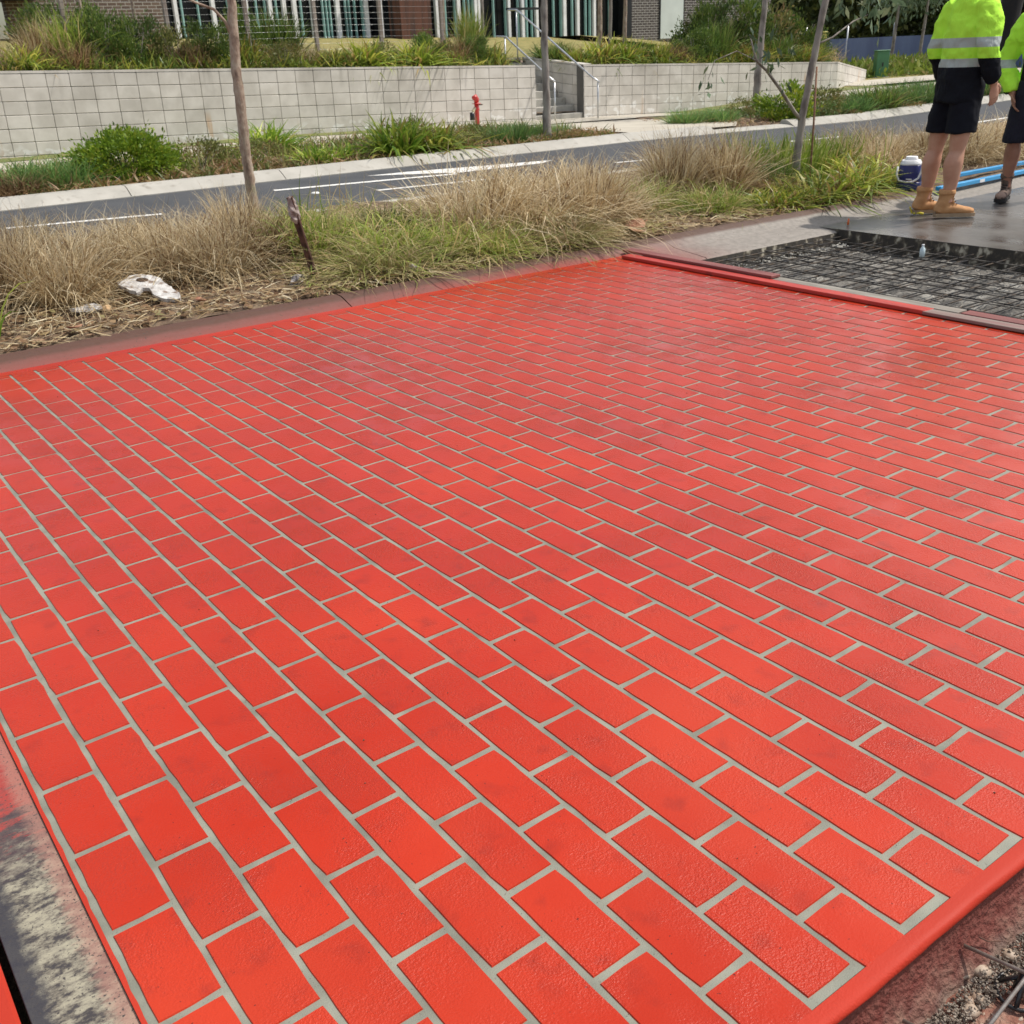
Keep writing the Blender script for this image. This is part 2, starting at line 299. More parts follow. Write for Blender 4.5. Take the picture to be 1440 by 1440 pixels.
def brick_mesh(i, w=Wc - GW, l=Lb - G, h=.0024):
    r = random.Random(100 + i); pts = []
    nxs, nys = 2, 5; c = .0022
    def side(p, q, n):
        for k in range(n):
            t = k / n; pts.append((p[0] + (q[0] - p[0]) * t, p[1] + (q[1] - p[1]) * t))
    x, y = w / 2, l / 2
    side((-x + c, -y), (x - c, -y), nxs); side((x, -y + c), (x, y - c), nys); side((x - c, y), (-x + c, y), nxs); side((-x, y - c), (-x, -y + c), nys)
    jit = [(px + r.uniform(-.0011, .0011), py + r.uniform(-.0011, .0011)) for px, py in pts]
    n = len(jit); b = .0013
    top = [(px * (1 - 2 * b / w), py * (1 - 2 * b / l), h + r.uniform(-.0002, .0002)) for px, py in jit]
    bot = [(px, py, -.0004) for px, py in jit]
    mb = MB(); mb.add(bot + top, [tuple(range(n, 2 * n))] + [(k, (k + 1) % n, n + (k + 1) % n, n + k) for k in range(n)])
    return mb.mesh('brick', M['red'])
BM = [brick_mesh(i) for i in range(12)]
Cw = cam.matrix_world.copy(); Ci = Cw.inverted()
def inframe(p, mgn=.06):
    q = Ci @ Vector(p)
    if q.z > -.05: return False, 9
    k = 36.1 / 36
    x, y = q.x / -q.z * k, q.y / -q.z * k
    return (abs(x) < .5 + mgn and abs(y) < .5 + mgn), -q.z
brs = []
for u in range(0, 42):
    x = (u + .5) * Wc
    off = 0.0 if u % 2 == 0 else 0.5
    v = 4 + off
    while v > -18:
        y1 = -(v - 1) * Lb; y0 = -v * Lb
        v -= 1
        if y1 < -.74 or y0 > 3.60: continue
        lo, hi = y0 + G / 2, y1 - G / 2
        lo = max(lo, -.773) if y0 < -.765 else lo
        if abs(y0 + .759) < .02: lo = y0 + G / 2
        hi = min(hi, 3.632)
        if hi - lo < .02: continue
        yc = (lo + hi) / 2; ok, d = inframe((x, yc, 0))
        brs.append((0 if ok else 1, d, x, yc, (hi - lo) / (Lb - G)))
brs.sort(); rest = MB()
for k, (nf, d, x, y, s) in enumerate(brs):
    me = BM[k % 12]
    if nf == 0 and k < 298:
        o = link('brick', me, slab, (x + random.uniform(-.0006, .0006), y, random.uniform(-.0001, .0002)), (0, 0, random.uniform(-.003, .003)), (1, s, 1))
    else:
        dx = random.uniform(-.0006, .0006)
        rest.add([(vv.co.x + x + dx, vv.co.y * s + y, vv.co.z) for vv in me.vertices], [tuple(p.vertices) for p in me.polygons])
tag(rest.build('brick', M['red'], slab), kind='stuff')

# stained formwork board on the left, second red one beyond a dark gap
m = pm('stained_formwork', [(.04, .034, .036), (.15, .13, .10), (.27, .245, .185), (.33, .30, .22)], scale=26, rough=(.6, .9), bump=.7, bscale=320, dist=.0015, stretch=(.7, 1.2, 1), ramp=(.42, .58), detail=14, nrough=.75)
t = m.node_tree; b = t.nodes['Principled BSDF']; src = b.inputs['Base Color'].links[0].from_socket
g = N(t, 'ShaderNodeNewGeometry'); sp = N(t, 'ShaderNodeSeparateXYZ'); t.links.new(g.outputs['Position'], sp.inputs[0])
for (ax, p0, p1, amp, nsc, st, col, mxv) in [('Y', .20, .34, .5, 22, (.7, 1.5, 1), (.06, .036, .04), .92), ('Y', .36, .46, .8, 30, (.5, 1.6, 1), (.40, .04, .028), .75),
                                       ('X', -.050, -.030, .06, 60, (.7, 1.6, 1), (.34, .17, .13), .65), ('X', -.098, -.118, .06, 26, (1, 1, 1), (.030, .028, .036), .95)]:
    mp = N(t, 'ShaderNodeMapping'); mp.inputs['Scale'].default_value = st; t.links.new(g.outputs['Position'], mp.inputs[0])
    nz = N(t, 'ShaderNodeTexNoise'); nz.inputs['Scale'].default_value = nsc; nz.inputs['Detail'].default_value = 8; nz.inputs['Roughness'].default_value = .78; t.links.new(mp.outputs[0], nz.inputs['Vector'])
    ma = N(t, 'ShaderNodeMath', operation='MULTIPLY_ADD'); t.links.new(nz.outputs[0], ma.inputs[0]); ma.inputs[1].default_value = amp; t.links.new(sp.outputs['XYZ'.index(ax)], ma.inputs[2])
    mr = N(t, 'ShaderNodeMapRange'); t.links.new(ma.outputs[0], mr.inputs[0]); mr.inputs[1].default_value = p0 + amp / 2; mr.inputs[2].default_value = p1 + amp / 2; mr.inputs[4].default_value = mxv
    mx = N(t, 'ShaderNodeMix', data_type='RGBA'); t.links.new(mr.outputs[0], mx.inputs[0]); t.links.new(src, mx.inputs[6]); mx.inputs[7].default_value = (*col, 1); src = mx.outputs[2]
t.links.new(src, b.inputs['Base Color']); M['board'] = m; speckle(m, 210, .60, .70, (.05, .042, .04))
tag(MB().box(-.138, -.0128, -1.0, 1.9, -.04, -.0012, bev=.001).build('formwork_board', m), 'worn formwork board stained cream, black and red along the left slab edge', 'board')
tag(MB().box(-.24, -.150, -1.0, 1.4, -.05, .002, bev=.006).build('formwork_board', M['redline']), 'bright red painted board at the bottom left corner, beyond a dark gap', 'board')

# ================================================================ GROUND
def grid(name, xs, ys, fz, mat, kind='structure', jit=0.0, smooth=True):
    xs = np.asarray(xs); ys = np.asarray(ys); X, Y = np.meshgrid(xs, ys); Z = fz(X, Y) + (rng.normal(0, jit, X.shape) if jit else 0)
    v = np.stack([X.ravel(), Y.ravel(), Z.ravel()], 1); n = len(xs); f = []
    for j in range(len(ys) - 1):
        for i in range(n - 1): a = j * n + i; f.append((a, a + 1, a + n + 1, a + n))
    me = bpy.data.meshes.new(name); me.from_pydata(v.tolist(), [], f); me.polygons.foreach_set('use_smooth', [smooth] * len(f)); me.materials.append(mat)
    o = link(name, me); return tag(o, kind=kind)
grid('ground', [-300, -100, 0, 40, 100, 300, 500], [-300, -100, 0, 40, 100, 300, 500], lambda X, Y: X * 0 - .62, M['soil'])
zrail = lambda X: np.where(X < 12, -.05, np.where(X < 17, -.05 - (X - 12) * .016, np.minimum(-.13 + (X - 17) * .015, .0)))
# median: soil mound
grid('median_soil', np.linspace(-6, 40, 420), np.linspace(3.87, 7.75, 44),
     lambda X, Y: .035 + .05 * np.clip((Y - 3.9) / 1.2, 0, 1) - .11 * np.clip((Y - 6.2) / 1.5, 0, 1) + .012 * np.sin(X * 3.1) * np.sin(Y * 4.3), M['soil'], jit=.007)
# near side beyond left board / lower ground around the slab
grid('trench_soil', np.linspace(-6, X1 + 8, 200), np.linspace(-5, YE + .03, 60), lambda X, Y: -.135 - .02 * np.clip(-.8 - Y, 0, 1), M['redsoil'], jit=.005)
grid('left_soil', [-8, -4, -2, -.235], [-5, -1, 2, 3.66], lambda X, Y: X * 0 - .06, M['soil'])
# pit under the mesh
grid('pit_floor', np.linspace(4.40, 6.24, 80), np.linspace(-5, 3.40, 220), lambda X, Y: -.135 + .014 * np.sin(X * 9) * np.sin(Y * 7), M['pitfloor'], jit=.005)
road_z = lambda X, Y: zrail(X) - .045 - .008 * np.clip(11.1 - Y, 0, 4)
grid('road', np.concatenate([np.linspace(-30, 40, 71), [60, 120, 300]]), np.linspace(7.60, 11.12, 8), road_z, M['asphalt'])
def rz(x, y): return float(road_z(np.array(float(x)), np.array(float(y))))
# near road kerb hidden in the grass
nk = MB()
for i in range(40):
    x = -8 + i * 1.5; z = rz(x, 7.7); nk.box(x + .003, x + 1.497, 7.50, 7.68, z - .1, z + .11, bev=.01)
tag(nk.build('kerb', M['concrete']), kind='structure')
# road markings
def marking(poly, name='road_marking'):
    mb = MB(); n = len(poly); mb.add([(x, y, rz(x, y) + .004) for x, y in poly], [tuple(range(n))]); return tag(mb.build(name, M['paint']), kind='structure')
def line(x0, y0, x1, y1, wd=.1, seg=6):
    a = [(x0 + (x1 - x0) * i / seg, y0 + (y1 - y0) * i / seg) for i in range(seg + 1)]
    d = Vector((x1 - x0, y1 - y0)).normalized(); nn = Vector((-d.y, d.x)) * wd / 2
    mb = MB()
    for i in range(seg):
        (xa, ya), (xb, yb) = a[i], a[i + 1]; q = [(xa - nn.x, ya - nn.y), (xb - nn.x, yb - nn.y), (xb + nn.x, yb + nn.y), (xa + nn.x, ya + nn.y)]
        mb.add([(x, y, rz(x, y) + .004) for x, y in q], [(0, 1, 2, 3)])
    return tag(mb.build('road_marking', M['paint']), kind='structure')
MARK = True

# ---- far kerb, verge, path
fk = empty('far_kerb'); tag(fk, kind='structure')
x = -12.0; i = 0
while x < 60:
    Lk = 1.95 if x < 30 else 6
    def kz(xx): return float(zrail(np.array(xx)))
    mb = MB(); pr = [(11.10, -.10), (11.10, -.035), (11.22, -.045), (11.33, .02), (11.40, .055), (11.53, .06), (11.56, .0), (11.56, -.10)]
    drop = 1.0
    if 11.6 < x < 14.8: pr = [(11.10, -.10), (11.10, -.035), (11.22, -.045), (11.33, -.02), (11.40, -.012), (11.53, -.006), (11.56, -.02), (11.56, -.10)]
    n = len(pr); vs = [(x + .006, y, z + kz(x)) for y, z in pr] + [(x + Lk - .006, y, z + kz(x + Lk)) for y, z in pr]
    mb.add(vs, [tuple(range(n)), tuple(reversed(range(n, 2 * n)))] + [(k, n + k, n + (k + 1) % n, (k + 1) % n) for k in range(n)])
    link('kerb_stone', mb.mesh('kerb_stone', M['concrete']), fk); x += Lk
verge_z = lambda X, Y: zrail(X) + .01 + .02 * np.clip((Y - 11.5) / 3, 0, 1)
grid('verge_soil', np.linspace(-14, 60, 300), np.linspace(11.54, 15.2, 30), lambda X, Y: verge_z(X, Y) - np.where((X > 11.3) & (X < 15.2), .05, 0), M['soil'], jit=.008)
base_z = lambda X: np.where(X < 8, .04, np.where(X < 18, .04 - (X - 8) * .024, np.minimum(-.20 + (X - 18) * .04, .03)))
grid('footpath', np.linspace(-14, 60, 120), np.linspace(15.1, 16.3, 6), lambda X, Y: verge_z(X, Y) * (1 - (Y - 15.1) / 1.2) + base_z(X) * (Y - 15.1) / 1.2 + .004, M['path'])
grid('grass_strip', np.linspace(-14, 60, 120), np.linspace(16.28, 17.2, 4), lambda X, Y: base_z(X) + .01 - .03 * ((X > 13.2) & (X < 17)), M['greenlawn'])
pv = MB(); nn = 30; S0 = [(11.3 + i * 3.4 / nn) for i in range(nn + 1)]
grid('paved_crossing', np.linspace(0, 1, 24), np.linspace(0, 1, 20), lambda X, Y: X * 0, M['path'])
pc = bpy.context.scene.objects['paved_crossing']
for v in pc.data.vertices:
    s, tt = v.co.x, v.co.y
    y = 11.50 + tt * 5.65; x0 = 11.9 + .5 * tt; x1 = 14.1 + 3.6 * min(1, tt * 1.8)
    if tt > .7: x0 = 11.0 + 1.4 * max(0, (1 - (tt - .7) * 6))
    xx = x0 + (x1 - x0) * s
    v.co = (xx, y, float(verge_z(np.array(xx), np.array(y)) * (1 - tt) + base_z(np.array(xx)) * tt) + .016)
# ================================================================ RETAINING WALLS
zt = lambda x: 1.42 - .0305 * x
blk = {}
def block_mesh(w, h, d=.10):
    k = (round(w, 3), round(h, 3))
    if k not in blk: blk[k] = MB().box(0, w, -d / 2, d / 2, 0, h, bev=.006).mesh('wall_block', M['block'])
    return blk[k]
def retaining(name, ax, ay, bx, by, ztop, zbase, bw, label, rows=7, phase=0.0, first=None, thick=.24):
    L_ = math.hypot(bx - ax, by - ay); ang = math.atan2(by - ay, bx - ax); slope = (ztop(L_) - ztop(0)) / L_
    root = empty(name, (ax, ay, 0), ang); tag(root, label, 'retaining wall')
    core = MB(); n = 40
    pts = [(L_ * i / n) for i in range(n + 1)]
    for i in range(n):
        a, b_ = pts[i], pts[i + 1]
        vs = [(a, .02, -.5), (b_, .02, -.5), (b_, .02, ztop(b_) - .012), (a, .02, ztop(a) - .012), (a, thick, -.5), (b_, thick, -.5), (b_, thick, ztop(b_) - .012), (a, thick, ztop(a) - .012)]
        core.add(vs, [(0, 1, 2, 3), (3, 2, 6, 7), (5, 4, 7, 6), (0, 3, 7, 4), (1, 5, 6, 2)])
    core.build('core', M['joint'], root)
    xs = [0.0]; x = phase if phase > .02 else bw
    while x < L_ - .03: xs.append(x); x += bw
    xs.append(L_)
    cap = MB(); 
    for i in range(len(xs) - 1):
        a, b_ = xs[i], xs[i + 1]; w_ = b_ - a - .007
        for r_ in range(rows):
            h = .193; z0 = ztop(a) - .042 - (r_ + 1) * .2 + .003
            if z0 + h < zbase(ax + math.cos(ang) * a) - .05: continue
            o = link('wall_block', block_mesh(w_, h), root, (a + .0035, .052 + random.uniform(-.0015, .0015), z0), (0, -slope, 0))
        vs = []
        for zz, dz in ((a, -.038), (a, 0.), (b_, -.038), (b_, 0.)):
            for y in (.0, thick): vs.append((zz + (.002 if zz == a else -.002), y, ztop(zz) + dz))
        cap.add(vs, [(0, 4, 6, 2), (1, 3, 7, 5), (2, 6, 7, 3), (0, 1, 5, 4), (0, 2, 3, 1), (4, 5, 7, 6)])
    cap.build('capping', M['block'], root)
    return root
bz = lambda x: float(base_z(np.array(float(x))))
# left wall ends at the stair; blocks counted from the stair end back to x = -9
LW0 = -6.0
retaining('retaining_wall', LW0, 17.1, 14.10, 17.1, lambda s: zt(LW0 + s), bz, .356, 'long grey block retaining wall left of the concrete stair', phase=((4.01 - LW0) % .356))
retaining('retaining_wall', 15.42, 17.1, 24.1, 17.1, lambda s: zt(15.42 + s), bz, .388, 'pale grey block retaining wall right of the concrete stair', phase=.25)
retaining('retaining_wall', 24.11, 17.11, 29.6, 20.2, lambda s: zt(24.1) - .06 * s, bz, .39, 'low end wall angling back beside the green utility box', rows=5)
retaining('retaining_wall', 15.42, 19.3, 15.42, 17.125, lambda s: .96 + .085 * (2.175 - s), lambda x: -.15, .36, 'shaded stair side wall facing left, beside the handrail', rows=8)
retaining('retaining_wall', 13.86, 17.13, 13.86, 19.3, lambda s: .95 + .085 * s, lambda x: -.15, .36, 'stair side wall on the left of the steps', rows=6)
retaining('retaining_wall', 14.1, 19.32, 15.40, 19.32, lambda s: 1.14, lambda x: .7, .36, 'short wall across the back of the stair landing', rows=4)
# stair
st = empty('concrete_stair', (14.1, 17.1, -.16)); tag(st, 'pale concrete stair between the two retaining walls', 'stair')
for i in range(8):
    MB().box(.0, 1.31, .04 + i * .29, .04 + (i + 1) * .29 + .02, i * .149 - .15, (i + 1) * .149, bev=.008).build('step', M['concrete'], st)
MB().box(.0, 1.31, 2.38, 3.6, .6, 1.22).build('landing', M['path'], st)
def rail(pts, posts, label):
    o = empty('handrail', (0, 0, 0)); tag(o, label, 'handrail')
    MB().tube(pts, .020, 8).build('rail', M['steel'], o)
    for (a, b_) in posts: MB().tube([a, b_], .018, 8).build('post', M['steel'], o)
    return o
rail([(15.30, 16.45, .60), (15.30, 16.72, .72), (15.30, 19.27, 2.12), (15.30, 19.6, 2.14)], [((15.30, 16.5, -.16), (15.30, 16.5, .60)), ((15.30, 18.2, .4), (15.30, 18.2, 1.5)), ((15.30, 19.3, 1.0), (15.30, 19.3, 2.1))], 'galvanised handrail on the right side of the stair')
rail([(14.22, 16.6, .66), (14.22, 16.85, .78), (14.22, 18.26, 1.56), (14.22, 18.6, 1.58)], [((14.22, 16.62, -.16), (14.22, 16.62, .64)), ((14.22, 18.3, .45), (14.22, 18.3, 1.55))], 'galvanised handrail on the left side of the stair')
# terrace ground behind the walls, rising to the building
def terr_z(X, Y):
    a = zt(X) - .05; b_ = 2.22 - .022 * X; tt = np.clip((Y - 17.3) / 12.2, 0, 1)
    return a * (1 - tt) + b_ * tt
terr = grid('terrace_ground', np.linspace(-8, 24.2, 130), np.linspace(17.30, 19.2, 10), lambda X, Y: terr_z(X, Y) - np.where((X > 13.9) & (X < 15.6), .9, 0), M['soil'], jit=.01)
grid('terrace_lawn', np.linspace(-8, 24.2, 120), np.linspace(19.15, 34, 20), lambda X, Y: terr_z(X, Y) + .012, M['lawn'], jit=.008)
grid('flat_ground', np.linspace(24.12, 120, 60), np.linspace(14.3, 110, 60), lambda X, Y: .022 + 0 * X, M['lawn'])
bk_ = grid('bank_soil', np.linspace(0, 20, 70), np.linspace(0, 1, 60), lambda X, Y: 0 * X, M['lawn'])
for v in bk_.data.vertices:
    X = 24.15 + v.co.x; Yw = 17.36 + .562 * (X - 24.15); Y = Yw + v.co.y * (34 - Yw); t_ = (Y - Yw) * .87
    zb = max(.03, .60 - .0625 * (X - 24.15)); k = min(1, t_ / 9) * max(0, min(1, (38 - X) / 5)); v.co = (X, Y, zb * (1 - k) + (2.22 - .022 * X) * k)
grid('driveway', np.linspace(25.5, 60, 12), np.linspace(14.4, 19.6, 8), lambda X, Y: 0 * X + .04, M['path'])

# ================================================================ PLANTS
def strips(base, d0, length, width, droop, wv, val, seg=5, twist=None):
    """curved tapering blades; all arguments are arrays over blades"""
    n = len(length); P = np.zeros((n, seg + 1, 3)); P[:, 0] = base; d = d0.copy()
    sidev = np.stack([-d0[:, 1], d0[:, 0], np.zeros(n)], 1); sn = np.linalg.norm(sidev, axis=1, keepdims=True); sidev = np.where(sn > 1e-4, sidev / np.maximum(sn, 1e-4), [1, 0, 0])
    if twist is not None:
        up = np.cross(d0, sidev); sidev = sidev * np.cos(twist)[:, None] + up * np.sin(twist)[:, None]
    for s in range(seg):
        P[:, s + 1] = P[:, s] + d * (length / seg)[:, None]
        d = d + np.stack([wv[:, 0], wv[:, 1], -droop], 1) * (0.5 + s * .5)
        d /= np.linalg.norm(d, axis=1, keepdims=True)
    tp = np.array([.7, 1, .95, .8, .5, 0.06])[:seg + 1] if seg == 5 else np.linspace(1, .06, seg + 1) ** .7
    W_ = (width / 2)[:, None, None] * tp[None, :, None] * sidev[:, None, :]
    V = np.stack([P - W_, P + W_], 2).reshape(n * (seg + 1) * 2, 3)
    idx = np.arange(n)[:, None] * (seg + 1) * 2 + np.arange(seg)[None] * 2
    F = np.stack([idx, idx + 1, idx + 3, idx + 2], 2).reshape(-1, 4)
    vv = np.repeat(val, (seg + 1) * 2)
    return V, F, vv
def np_mesh(name, V, F, val, mat):
    me = bpy.data.meshes.new(name); k = F.shape[1]
    me.vertices.add(len(V)); me.vertices.foreach_set('co', V.astype(np.float32).ravel())
    me.loops.add(F.size); me.loops.foreach_set('vertex_index', F.astype(np.int32).ravel())
    me.polygons.add(len(F)); me.polygons.foreach_set('loop_start', (np.arange(len(F)) * k).astype(np.int32)); me.polygons.foreach_set('loop_total', np.full(len(F), k, np.int32))
    at = me.attributes.new('v', 'FLOAT', 'POINT'); at.data.foreach_set('value', np.clip(val, 0, 1).astype(np.float32))
    me.materials.append(mat); me.update(); me.validate(); return me
def grass(name, mat, n=700, h=1.0, r=.25, spread=.9, droop=.12, width=.01, seed=0, lean=(0, 0), erect=.0, dead=.0, wob=.1):
    """a tussock of unit height"""
    g = np.random.default_rng(seed); a = g.uniform(0, 2 * np.pi, n); rr = np.sqrt(g.uniform(0, 1, n)) * r * .5
    base = np.stack([np.cos(a) * rr, np.sin(a) * rr, np.zeros(n) - .02], 1)
    a2 = a + g.normal(0, .7, n); tilt = np.abs(g.normal(0, spread, n)) * (1 - erect); tilt = np.clip(tilt, 0, 1.35)
    d = np.stack([np.cos(a2) * np.sin(tilt) + lean[0], np.sin(a2) * np.sin(tilt) + lean[1], np.cos(tilt)], 1); d /= np.linalg.norm(d, axis=1, keepdims=True)
    ln = h * g.uniform(.45, 1.15, n) * (1 + .25 * (tilt > .8)); dr = np.abs(g.normal(droop, droop * .6, n))
    wv = g.normal(0, wob, (n, 2)) + np.array(lean) * .1
    val = g.uniform(0, 1, n) * .8 + .2 * (1 - tilt / 1.4); val = np.where(g.uniform(0, 1, n) < dead, .0, .15 + .85 * val)
    V, F, vv = strips(base, d, ln, np.full(n, width) * g.uniform(.6, 1.3, n), dr, wv, val, twist=g.uniform(-1, 1, n))
    return np_mesh(name, V, F, vv, mat)
def leaves(centers, dirs, size, g, aspect=.35, val=None, fold=.25):
    """folded leaf of two quads pairs (4 verts + mid) -> quads"""
    n = len(centers); up = g.normal(0, 1, (n, 3)); s = np.cross(dirs, up); s /= np.maximum(np.linalg.norm(s, axis=1, keepdims=True), 1e-5); nrm = np.cross(s, dirs)
    L_ = (size)[:, None]; Wd = L_ * aspect * .5
    p0 = centers; p1 = centers + dirs * L_ * .5 + s * Wd - nrm * Wd * fold; p2 = centers + dirs * L_; p3 = centers + dirs * L_ * .5 - s * Wd - nrm * Wd * fold
    V = np.stack([p0, p1, p2, p3], 1).reshape(-1, 3); i = np.arange(n)[:, None] * 4; F = np.concatenate([i, i + 1, i + 2, i + 3], 1)
    return V, F, np.repeat(val if val is not None else g.uniform(0, 1, n), 4)
def clumps(n, shape, g, k=26, cs=.28):
    """points gathered in clumps within an ellipsoid shell/volume"""
    c = g.normal(0, 1, (k, 3)); c /= np.linalg.norm(c, axis=1, keepdims=True); c *= g.uniform(.35, .95, (k, 1)) ** .6
    c[:, 2] = c[:, 2]; w_ = g.integers(0, k, n); p = c[w_] + g.normal(0, cs, (n, 3)) * .6
    return p * np.array(shape), w_
LM = {
 'dry': leafmat('dry_grass', [(.20, .115, .05), (.46, .33, .17), (.70, .57, .35), (.86, .77, .56)], .6, .3),
 'brn': leafmat('brown_grass', [(.13, .07, .035), (.28, .16, .08), (.42, .28, .15), (.36, .32, .14)], .6, .3),
 'grn': leafmat('green_grass', [(.62, .48, .24), (.16, .24, .035), (.30, .40, .06), (.58, .58, .20)], .5, .35),
 'mix': leafmat('straw_green_grass', [(.58, .46, .26), (.50, .42, .19), (.30, .34, .08), (.62, .55, .28)], .55, .3),
 'yst': leafmat('yellow_strappy', [(.36, .25, .08), (.12, .20, .025), (.30, .38, .045), (.66, .60, .13)], .4, .35),
 'str': leafmat('strappy_green', [(.40, .34, .08), (.13, .26, .025), (.30, .44, .045), (.62, .66, .13)], .4, .35),
 'blu': leafmat('blue_green_grass', [(.30, .26, .10), (.09, .19, .055), (.16, .30, .08), (.30, .42, .12)], .5, .3),
 'dgr': leafmat('dark_green_grass', [(.17, .13, .05), (.065, .12, .025), (.12, .20, .04), (.25, .31, .06)], .45, .3),
 'shr': leafmat('shrub_leaf', [(.09, .16, .015), (.17, .30, .025), (.30, .43, .035), (.48, .50, .06)], .45, .3),
 'olv': leafmat('olive_leaf', [(.10, .09, .035), (.14, .17, .045), (.22, .23, .06), (.30, .20, .10)], .5, .3),
 'rdl': leafmat('reddish_ground_leaf', [(.11, .15, .035), (.21, .24, .06), (.40, .24, .11), (.46, .30, .18)], .5, .3),
 'gum': leafmat('gum_leaf', [(.07, .11, .06), (.11, .17, .095), (.18, .25, .15), (.26, .28, .14)], .4, .25),
 'tree': leafmat('forest_leaf', [(.028, .042, .014), (.05, .075, .022), (.09, .12, .035), (.17, .18, .05)], .5, .25),
}
TYPES = {}
def variants(key, k, **a):
    TYPES[key] = [grass('foliage_' + key, LM[a.get('lm', key)], seed=1000 + 17 * i + sum(map(ord, key)), **{q: v for q, v in a.items() if q != 'lm'}) for i in range(k)]
variants('dry', 5, n=1500, h=1.35, r=.8, spread=.78, droop=.30, width=.0105, dead=.15, wob=.10)
variants('dryfan', 3, lm='dry', n=1300, h=1.2, r=.55, spread=.5, droop=.17, width=.0105, dead=.25, wob=.07)
variants('grn', 4, n=850, h=1.35, r=.8, spread=.75, droop=.28, width=.019, dead=.30, wob=.12)
variants('mix', 4, n=1000, h=1.6, r=1.1, spread=.95, droop=.30, width=.020, dead=.3, wob=.16)
variants('tall', 3, lm='grn', n=300, h=1.15, r=.8, spread=.22, droop=.05, width=.028, dead=.1, wob=.04)
variants('yel', 4, lm='yst', n=520, h=1.6, r=1.4, spread=.9, droop=.35, width=.062, dead=.22, wob=.1)
variants('yst', 4, n=330, h=1.15, r=.6, spread=.75, droop=.28, width=.055, dead=.2, wob=.08)
variants('str', 3, n=420, h=1.15, r=.6, spread=.65, droop=.28, width=.05, dead=.12, wob=.06)
variants('blu', 4, n=900, h=1.05, r=1.1, spread=.45, droop=.10, width=.020, dead=.12, wob=.08)
variants('dgr', 4, n=700, h=1.1, r=.8, spread=.42, droop=.14, width=.028, dead=.12, wob=.08)
variants('tgr', 3, lm='grn', n=600, h=1.05, r=.7, spread=.38, droop=.12, width=.028, dead=.15, wob=.08)
variants('brn', 4, n=800, h=1.1, r=.9, spread=.6, droop=.18, width=.018, dead=.3, wob=.12)
variants('tan', 3, lm='dry', n=700, h=1.05, r=.7, spread=.40, droop=.12, width=.014, dead=.4, wob=.08)
variants('sml', 3, lm='str', n=240, h=1.2, r=.8, spread=.7, droop=.25, width=.06, dead=.12, wob=.08)
variants('mxg', 3, lm='yst', n=700, h=1.1, r=.9, spread=.5, droop=.15, width=.028, dead=.35, wob=.1)
variants('long', 3, lm='grn', n=190, h=1.9, r=.5, spread=.35, droop=.16, width=.030, dead=.2, lean=(1.3, -.25), wob=.05)
variants('strag', 2, lm='grn', n=14, h=1.3, r=.9, spread=.22, droop=.05, width=.022, dead=.4, wob=.05)
def leafy(key, mat, n=1600, size=.10, shape=(.9, .9, .55), seed=1, aspect=.4, cs=.28, stems=9, zc=.5, down=.0, k=26):
    g = np.random.default_rng(seed); p, wc = clumps(n, shape, g, cs=cs, k=k); p[:, 2] = np.abs(p[:, 2] + zc * .9) * .95
    d = p * np.array([1, 1, .6]) + g.normal(0, .45, (n, 3)); d[:, 2] += .25 - down; d /= np.linalg.norm(d, axis=1, keepdims=True)
    cv = g.uniform(0, 1, 40)[wc % 40]
    V, F, vv = leaves(p, d, g.uniform(.6, 1.3, n) * size, g, aspect, np.clip(cv * .5 + g.uniform(0, .6, n), 0, 1))
    fol = np_mesh('foliage', V, F, vv, mat); sm = MB()
    for i in range(stems):
        a = g.uniform(0, 6.28); r_ = g.uniform(.3, .8); sm.tube([(0.03 * math.cos(a), .03 * math.sin(a), -.03), (shape[0] * r_ * .5 * math.cos(a), shape[1] * r_ * .5 * math.sin(a), .35), (shape[0] * r_ * math.cos(a), shape[1] * r_ * math.sin(a), .75)], [.018, .012, .004], 5)
    return fol, sm.mesh('stem', M['bark2'])
LT = {'shr': [leafy('shr', LM['shr'], 2600, .13, seed=5 + i) for i in range(2)],
      'big': [leafy('big', LM['shr'], 15000, .085, shape=(.95, .85, .52), seed=8, cs=.26, zc=.42, k=80)],
      'olv': [leafy('olv', LM['olv'], 1800, .11, seed=15 + i) for i in range(2)],
      'bsh': [leafy('bsh', LM['dgr'], 6500, .085, shape=(.95, .95, .5), seed=65 + i) for i in range(3)],
      'low': [leafy('low', LM['rdl'], 1300, .12, shape=(1, 1, .3), seed=25 + i, zc=.35) for i in range(3)],
      'dead': [leafy('dead', LM['brn'], 900, .20, shape=(1, 1, .35), seed=35 + i, zc=.3, aspect=.18) for i in range(2)]}
cnt = {}
def plant(t, x, y, H, r_, z, label, cat='grass', name=None, group=None, rot=None, bury=.03):
    k = cnt.get(t, 0); cnt[t] = k + 1; rot = random.uniform(0, 6.28) if rot is None else rot
    if t in TYPES:
        me = TYPES[t][k % len(TYPES[t])]; s = H; sx = {'dry': r_ / .62, 'tall': r_ / .45}.get(t, r_ / .6)
        sx = max(.55 * H, min(sx, 1.8 * H))
        if t in ('long',): rot = random.uniform(-.25, .25)
        o = link(name or {'yst': 'strappy_plant', 'str': 'strappy_plant', 'yel': 'strappy_plant', 'sml': 'strappy_plant'}.get(t, 'grass_tussock'), me, None, (x, y, z - bury), (0, 0, rot), (sx, sx, H))
    else:
        fol, stm = LT[t][k % len(LT[t])]; o = empty(name or 'shrub', (x, y, z - bury), rot); o.scale = (r_, r_, H)
        link('foliage', fol, o); link('stem', stm, o)
    return tag(o, label, cat, group)
mz = lambda x, y: .035 + .05 * min(1, max(0, (y - 3.9) / 1.2)) - .11 * min(1, max(0, (y - 6.2) / 1.5))
